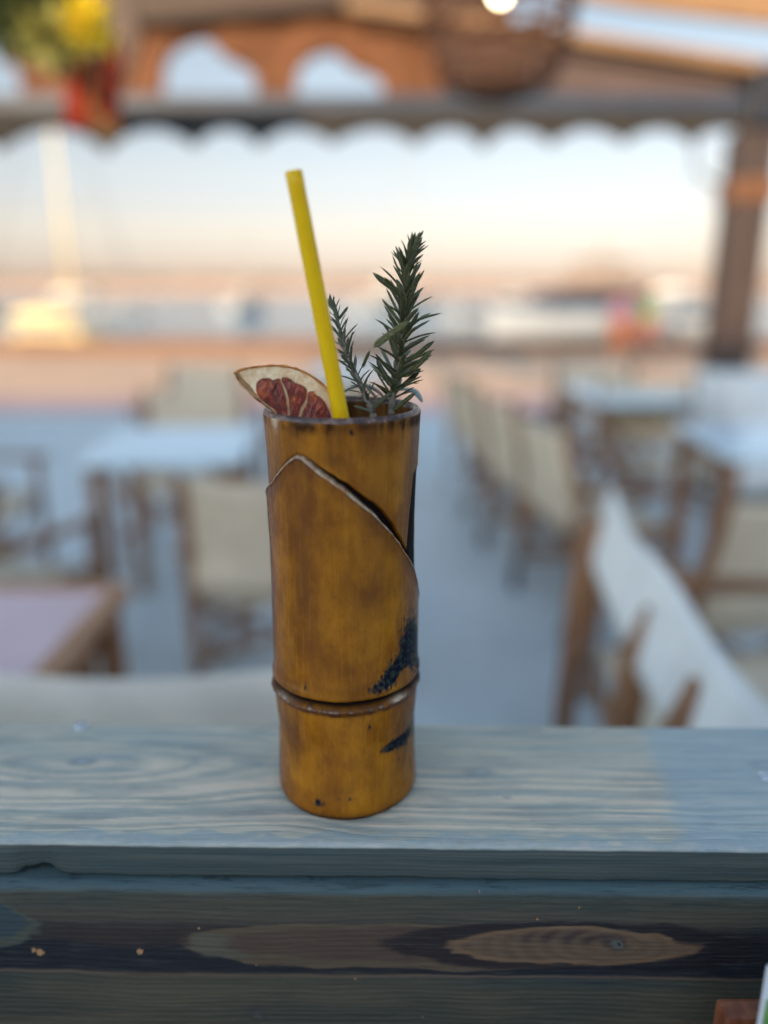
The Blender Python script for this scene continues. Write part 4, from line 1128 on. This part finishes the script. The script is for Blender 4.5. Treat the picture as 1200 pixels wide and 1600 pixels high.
def motorboat(px, y, L, label, rz, fly=True, mat=None):
    c = on_y(px, 480, y); r_ = empty('motor_boat', (c.x, y, SEA), label, 'motor boat', 'motor boats moored in the harbour', radians(rz))
    hull(L, L*.3, L*.13, r_, M_hull)
    bm = bmesh.new(); add_box(bm, (-L*.05, 0, L*.17), (L*.5, L*.22, L*.10), bevel=L*.02); from_bm('cabin', bm, mat or M_hull, r_)
    bm = bmesh.new()
    add_box(bm, (-L*.05, 0, L*.175), (L*.54, L*.232, L*.095)); from_bm('window', bm, M_navy, r_)
    if fly:
        bm = bmesh.new(); add_box(bm, (-L*.10, 0, L*.25), (L*.34, L*.2, L*.05), bevel=L*.015); from_bm('flybridge', bm, mat or M_hull, r_)
        bm = bmesh.new(); add_box(bm, (-L*.12, 0, L*.36), (L*.26, L*.18, L*.02), bevel=L*.006)
        for sx in (-.23, -.02):
            for sy in (-.07, .07): tube(bm, [(L*sx, L*sy, L*.26), (L*sx, L*sy, L*.36)], L*.006, 6)
        tube(bm, [(-L*.12, 0, L*.36), (-L*.12, 0, L*.46)], L*.008, 6); from_bm('hardtop', bm, mat or M_hull, r_)
    return r_
M_crm = simple('cream_gelcoat', (.30, .175, .095), .35, .04, 2)
motorboat(905, 40, 10.0, 'largest motor boat with cream flybridge and dark window band right of the rosemary', 200, True, M_crm)
motorboat(760, 52, 5.0, 'low white motor boat between the rosemary and the large cream boat', 10, False)
motorboat(820, 60, 6.5, 'white motor boat half hidden behind the large cream boat', -12, True)
motorboat(1065, 44, 5.5, 'low motor boat with dark windows just left of the post', 170, False)
motorboat(30, 38, 6.0, 'motor boat at the far left picture edge behind the sailboat', 15, False, M_crm)

# ================================================================== PEOPLE (two small figures on the quay)
def person(px, y, hgt, label, top_c, bot_c, hair_c, seed, face=0):
    c = on_y(px, 560, y); root = empty('person', (c.x, y, 0), label, 'person', rz=radians(face)); s = hgt/1.7
    J = {'pel': (0, 0, .93), 'ch': (0, -.01, 1.22), 'nk': (0, 0, 1.43), 'hd': (0, .01, 1.52), 'ht': (0, .02, 1.66)}
    for sd in (-1, 1):
        k = 'l' if sd < 0 else 'r'; sw = .10*sd*(1 if seed else -1)
        J['sh'+k] = (.17*sd, 0, 1.37); J['el'+k] = (.23*sd, .02+sw*.3, 1.10); J['wr'+k] = (.22*sd, .08+sw, .88); J['ha'+k] = (.215*sd, .10+sw, .80)
        J['hp'+k] = (.09*sd, 0, .88); J['kn'+k] = (.10*sd, .03-sw*.6, .50); J['an'+k] = (.10*sd, -sw, .09); J['to'+k] = (.11*sd, .15-sw, .035)
    R = dict(pel=.13, ch=.135, nk=.055, hd=.075, ht=.085)
    for k in 'lr': R.update({'sh'+k: .058, 'el'+k: .042, 'wr'+k: .030, 'ha'+k: .034, 'hp'+k: .09, 'kn'+k: .058, 'an'+k: .038, 'to'+k: .034})
    E = [('pel', 'ch'), ('ch', 'nk'), ('nk', 'hd'), ('hd', 'ht')]
    for k in 'lr': E += [('nk', 'sh'+k), ('sh'+k, 'el'+k), ('el'+k, 'wr'+k), ('wr'+k, 'ha'+k), ('pel', 'hp'+k), ('hp'+k, 'kn'+k), ('kn'+k, 'an'+k), ('an'+k, 'to'+k)]
    for k, sd in (('l', -1), ('r', 1)):
        hx, hy, hz = J['ha'+k]
        for q in range(4):
            J['f%d%s' % (q, k)] = (hx, hy-.03+.02*q, hz-.085+.008*abs(q-1)); R['f%d%s' % (q, k)] = .009; E.append(('ha'+k, 'f%d%s' % (q, k)))
        J['t'+k] = (hx-sd*.01, hy+.06, hz-.02); R['t'+k] = .011; E.append(('ha'+k, 't'+k))
    def skin(names, edges, mat, nm, off=0):
        names = list(names); idx = {n: i for i, n in enumerate(names)}
        me = bpy.data.meshes.new(nm); me.from_pydata([tuple(v*s for v in J[n]) for n in names], [(idx[a], idx[b]) for a, b in edges], [])
        o = mesh_obj(nm, me, mat, root)
        md = o.modifiers.new('skin', 'SKIN'); md.use_smooth_shade = True
        for i, n in enumerate(names):
            rr_ = (R[n]+off)*s; me.skin_vertices[0].data[i].radius = (rr_*.92, rr_) if n in ('pel', 'ch') else (rr_, rr_)
            me.skin_vertices[0].data[i].use_root = (i == 0)
        o.modifiers.new('sub', 'SUBSURF').levels = 1
        o.modifiers['sub'].render_levels = 2
        return o
    skin(J.keys(), E, simple('skin_tone', (.48, .27, .17), .5, .05, 10), 'body')
    tops = ['ch', 'pel', 'shl', 'shr', 'ell', 'elr', 'nkl']; J['nkl'] = (0, 0, 1.38); R['nkl'] = .075
    skin(tops, [('pel', 'ch'), ('ch', 'nkl'), ('nkl', 'shl'), ('nkl', 'shr'), ('shl', 'ell'), ('shr', 'elr')], fabric('top_cloth', top_c), 'top', .016)
    J['pe2'] = (0, 0, .90); R['pe2'] = .135
    skin(['pe2', 'hpl', 'hpr', 'knl', 'knr'], [('pe2', 'hpl'), ('pe2', 'hpr'), ('hpl', 'knl'), ('hpr', 'knr')], fabric('trouser_cloth', bot_c), 'shorts', .018)
    bm = bmesh.new(); bmesh.ops.create_icosphere(bm, subdivisions=3, radius=.108*s)
    for v in list(bm.verts):
        if v.co.z < -.02*s and v.co.y > -.01*s: bm.verts.remove(v)
    bmesh.ops.translate(bm, verts=bm.verts, vec=V((0, -.005, 1.625))*s); from_bm('hair', bm, simple('hair', hair_c, .6, .2, 40), root, True)
    for sd in (-1, 1):
        bm = bmesh.new(); bmesh.ops.create_icosphere(bm, subdivisions=1, radius=.012*s); bmesh.ops.translate(bm, verts=bm.verts, vec=V((sd*.032, .098, 1.60))*s); from_bm('eye', bm, M_dark, root, True)
        bm = bmesh.new(); add_box(bm, V((sd*.105, .05-(.10*sd*(1 if seed else -1)), .025))*s, V((.085, .25, .05))*s, bevel=.02*s); from_bm('shoe', bm, M_dark, root, True)
    bm = bmesh.new(); tube(bm, [V((0, .09, 1.60))*s, V((0, .115, 1.565))*s, V((0, .10, 1.56))*s], [.006*s, .014*s, .010*s], 6); from_bm('nose', bm, bpy.data.materials['skin_tone'], root, True)
person(966, 12.6, 1.34, 'person in a pink top and bright orange shorts on the quay', (.75, .34, .40), (.90, .25, .07), (.35, .2, .1), 0, 160)
person(1004, 13.6, 1.30, 'person in a green top and red shorts on the quay nearer the post', (.16, .42, .14), (.62, .14, .08), (.08, .05, .03), 1, 200)

# ================================================================== BUILDING BEHIND THE CAMERA (unseen, sized and set back to shade the terrace)
bld = empty('unseen_shade_building', (0, -24, 0), 'added unseen plastered building behind the viewer, shading the terrace', 'building')
bm = bmesh.new(); add_box(bm, (0, -2, 4.7), (90, 4, 9.4), bevel=.02); from_bm('shade_building_wall', bm, simple('shade_building_plaster', (.62, .55, .47), .8, .06, 1), bld)
bm = bmesh.new(); add_box(bm, (0, -2, 9.5), (90.6, 4.6, .18)); from_bm('shade_building_roof', bm, M_brn, bld)
for k in range(-5, 6):
    bm = bmesh.new(); add_box(bm, (k*2.6, .02, 1.5), (1.4, .05, 1.6)); o = from_bm('window', bm, M_navy, bld)
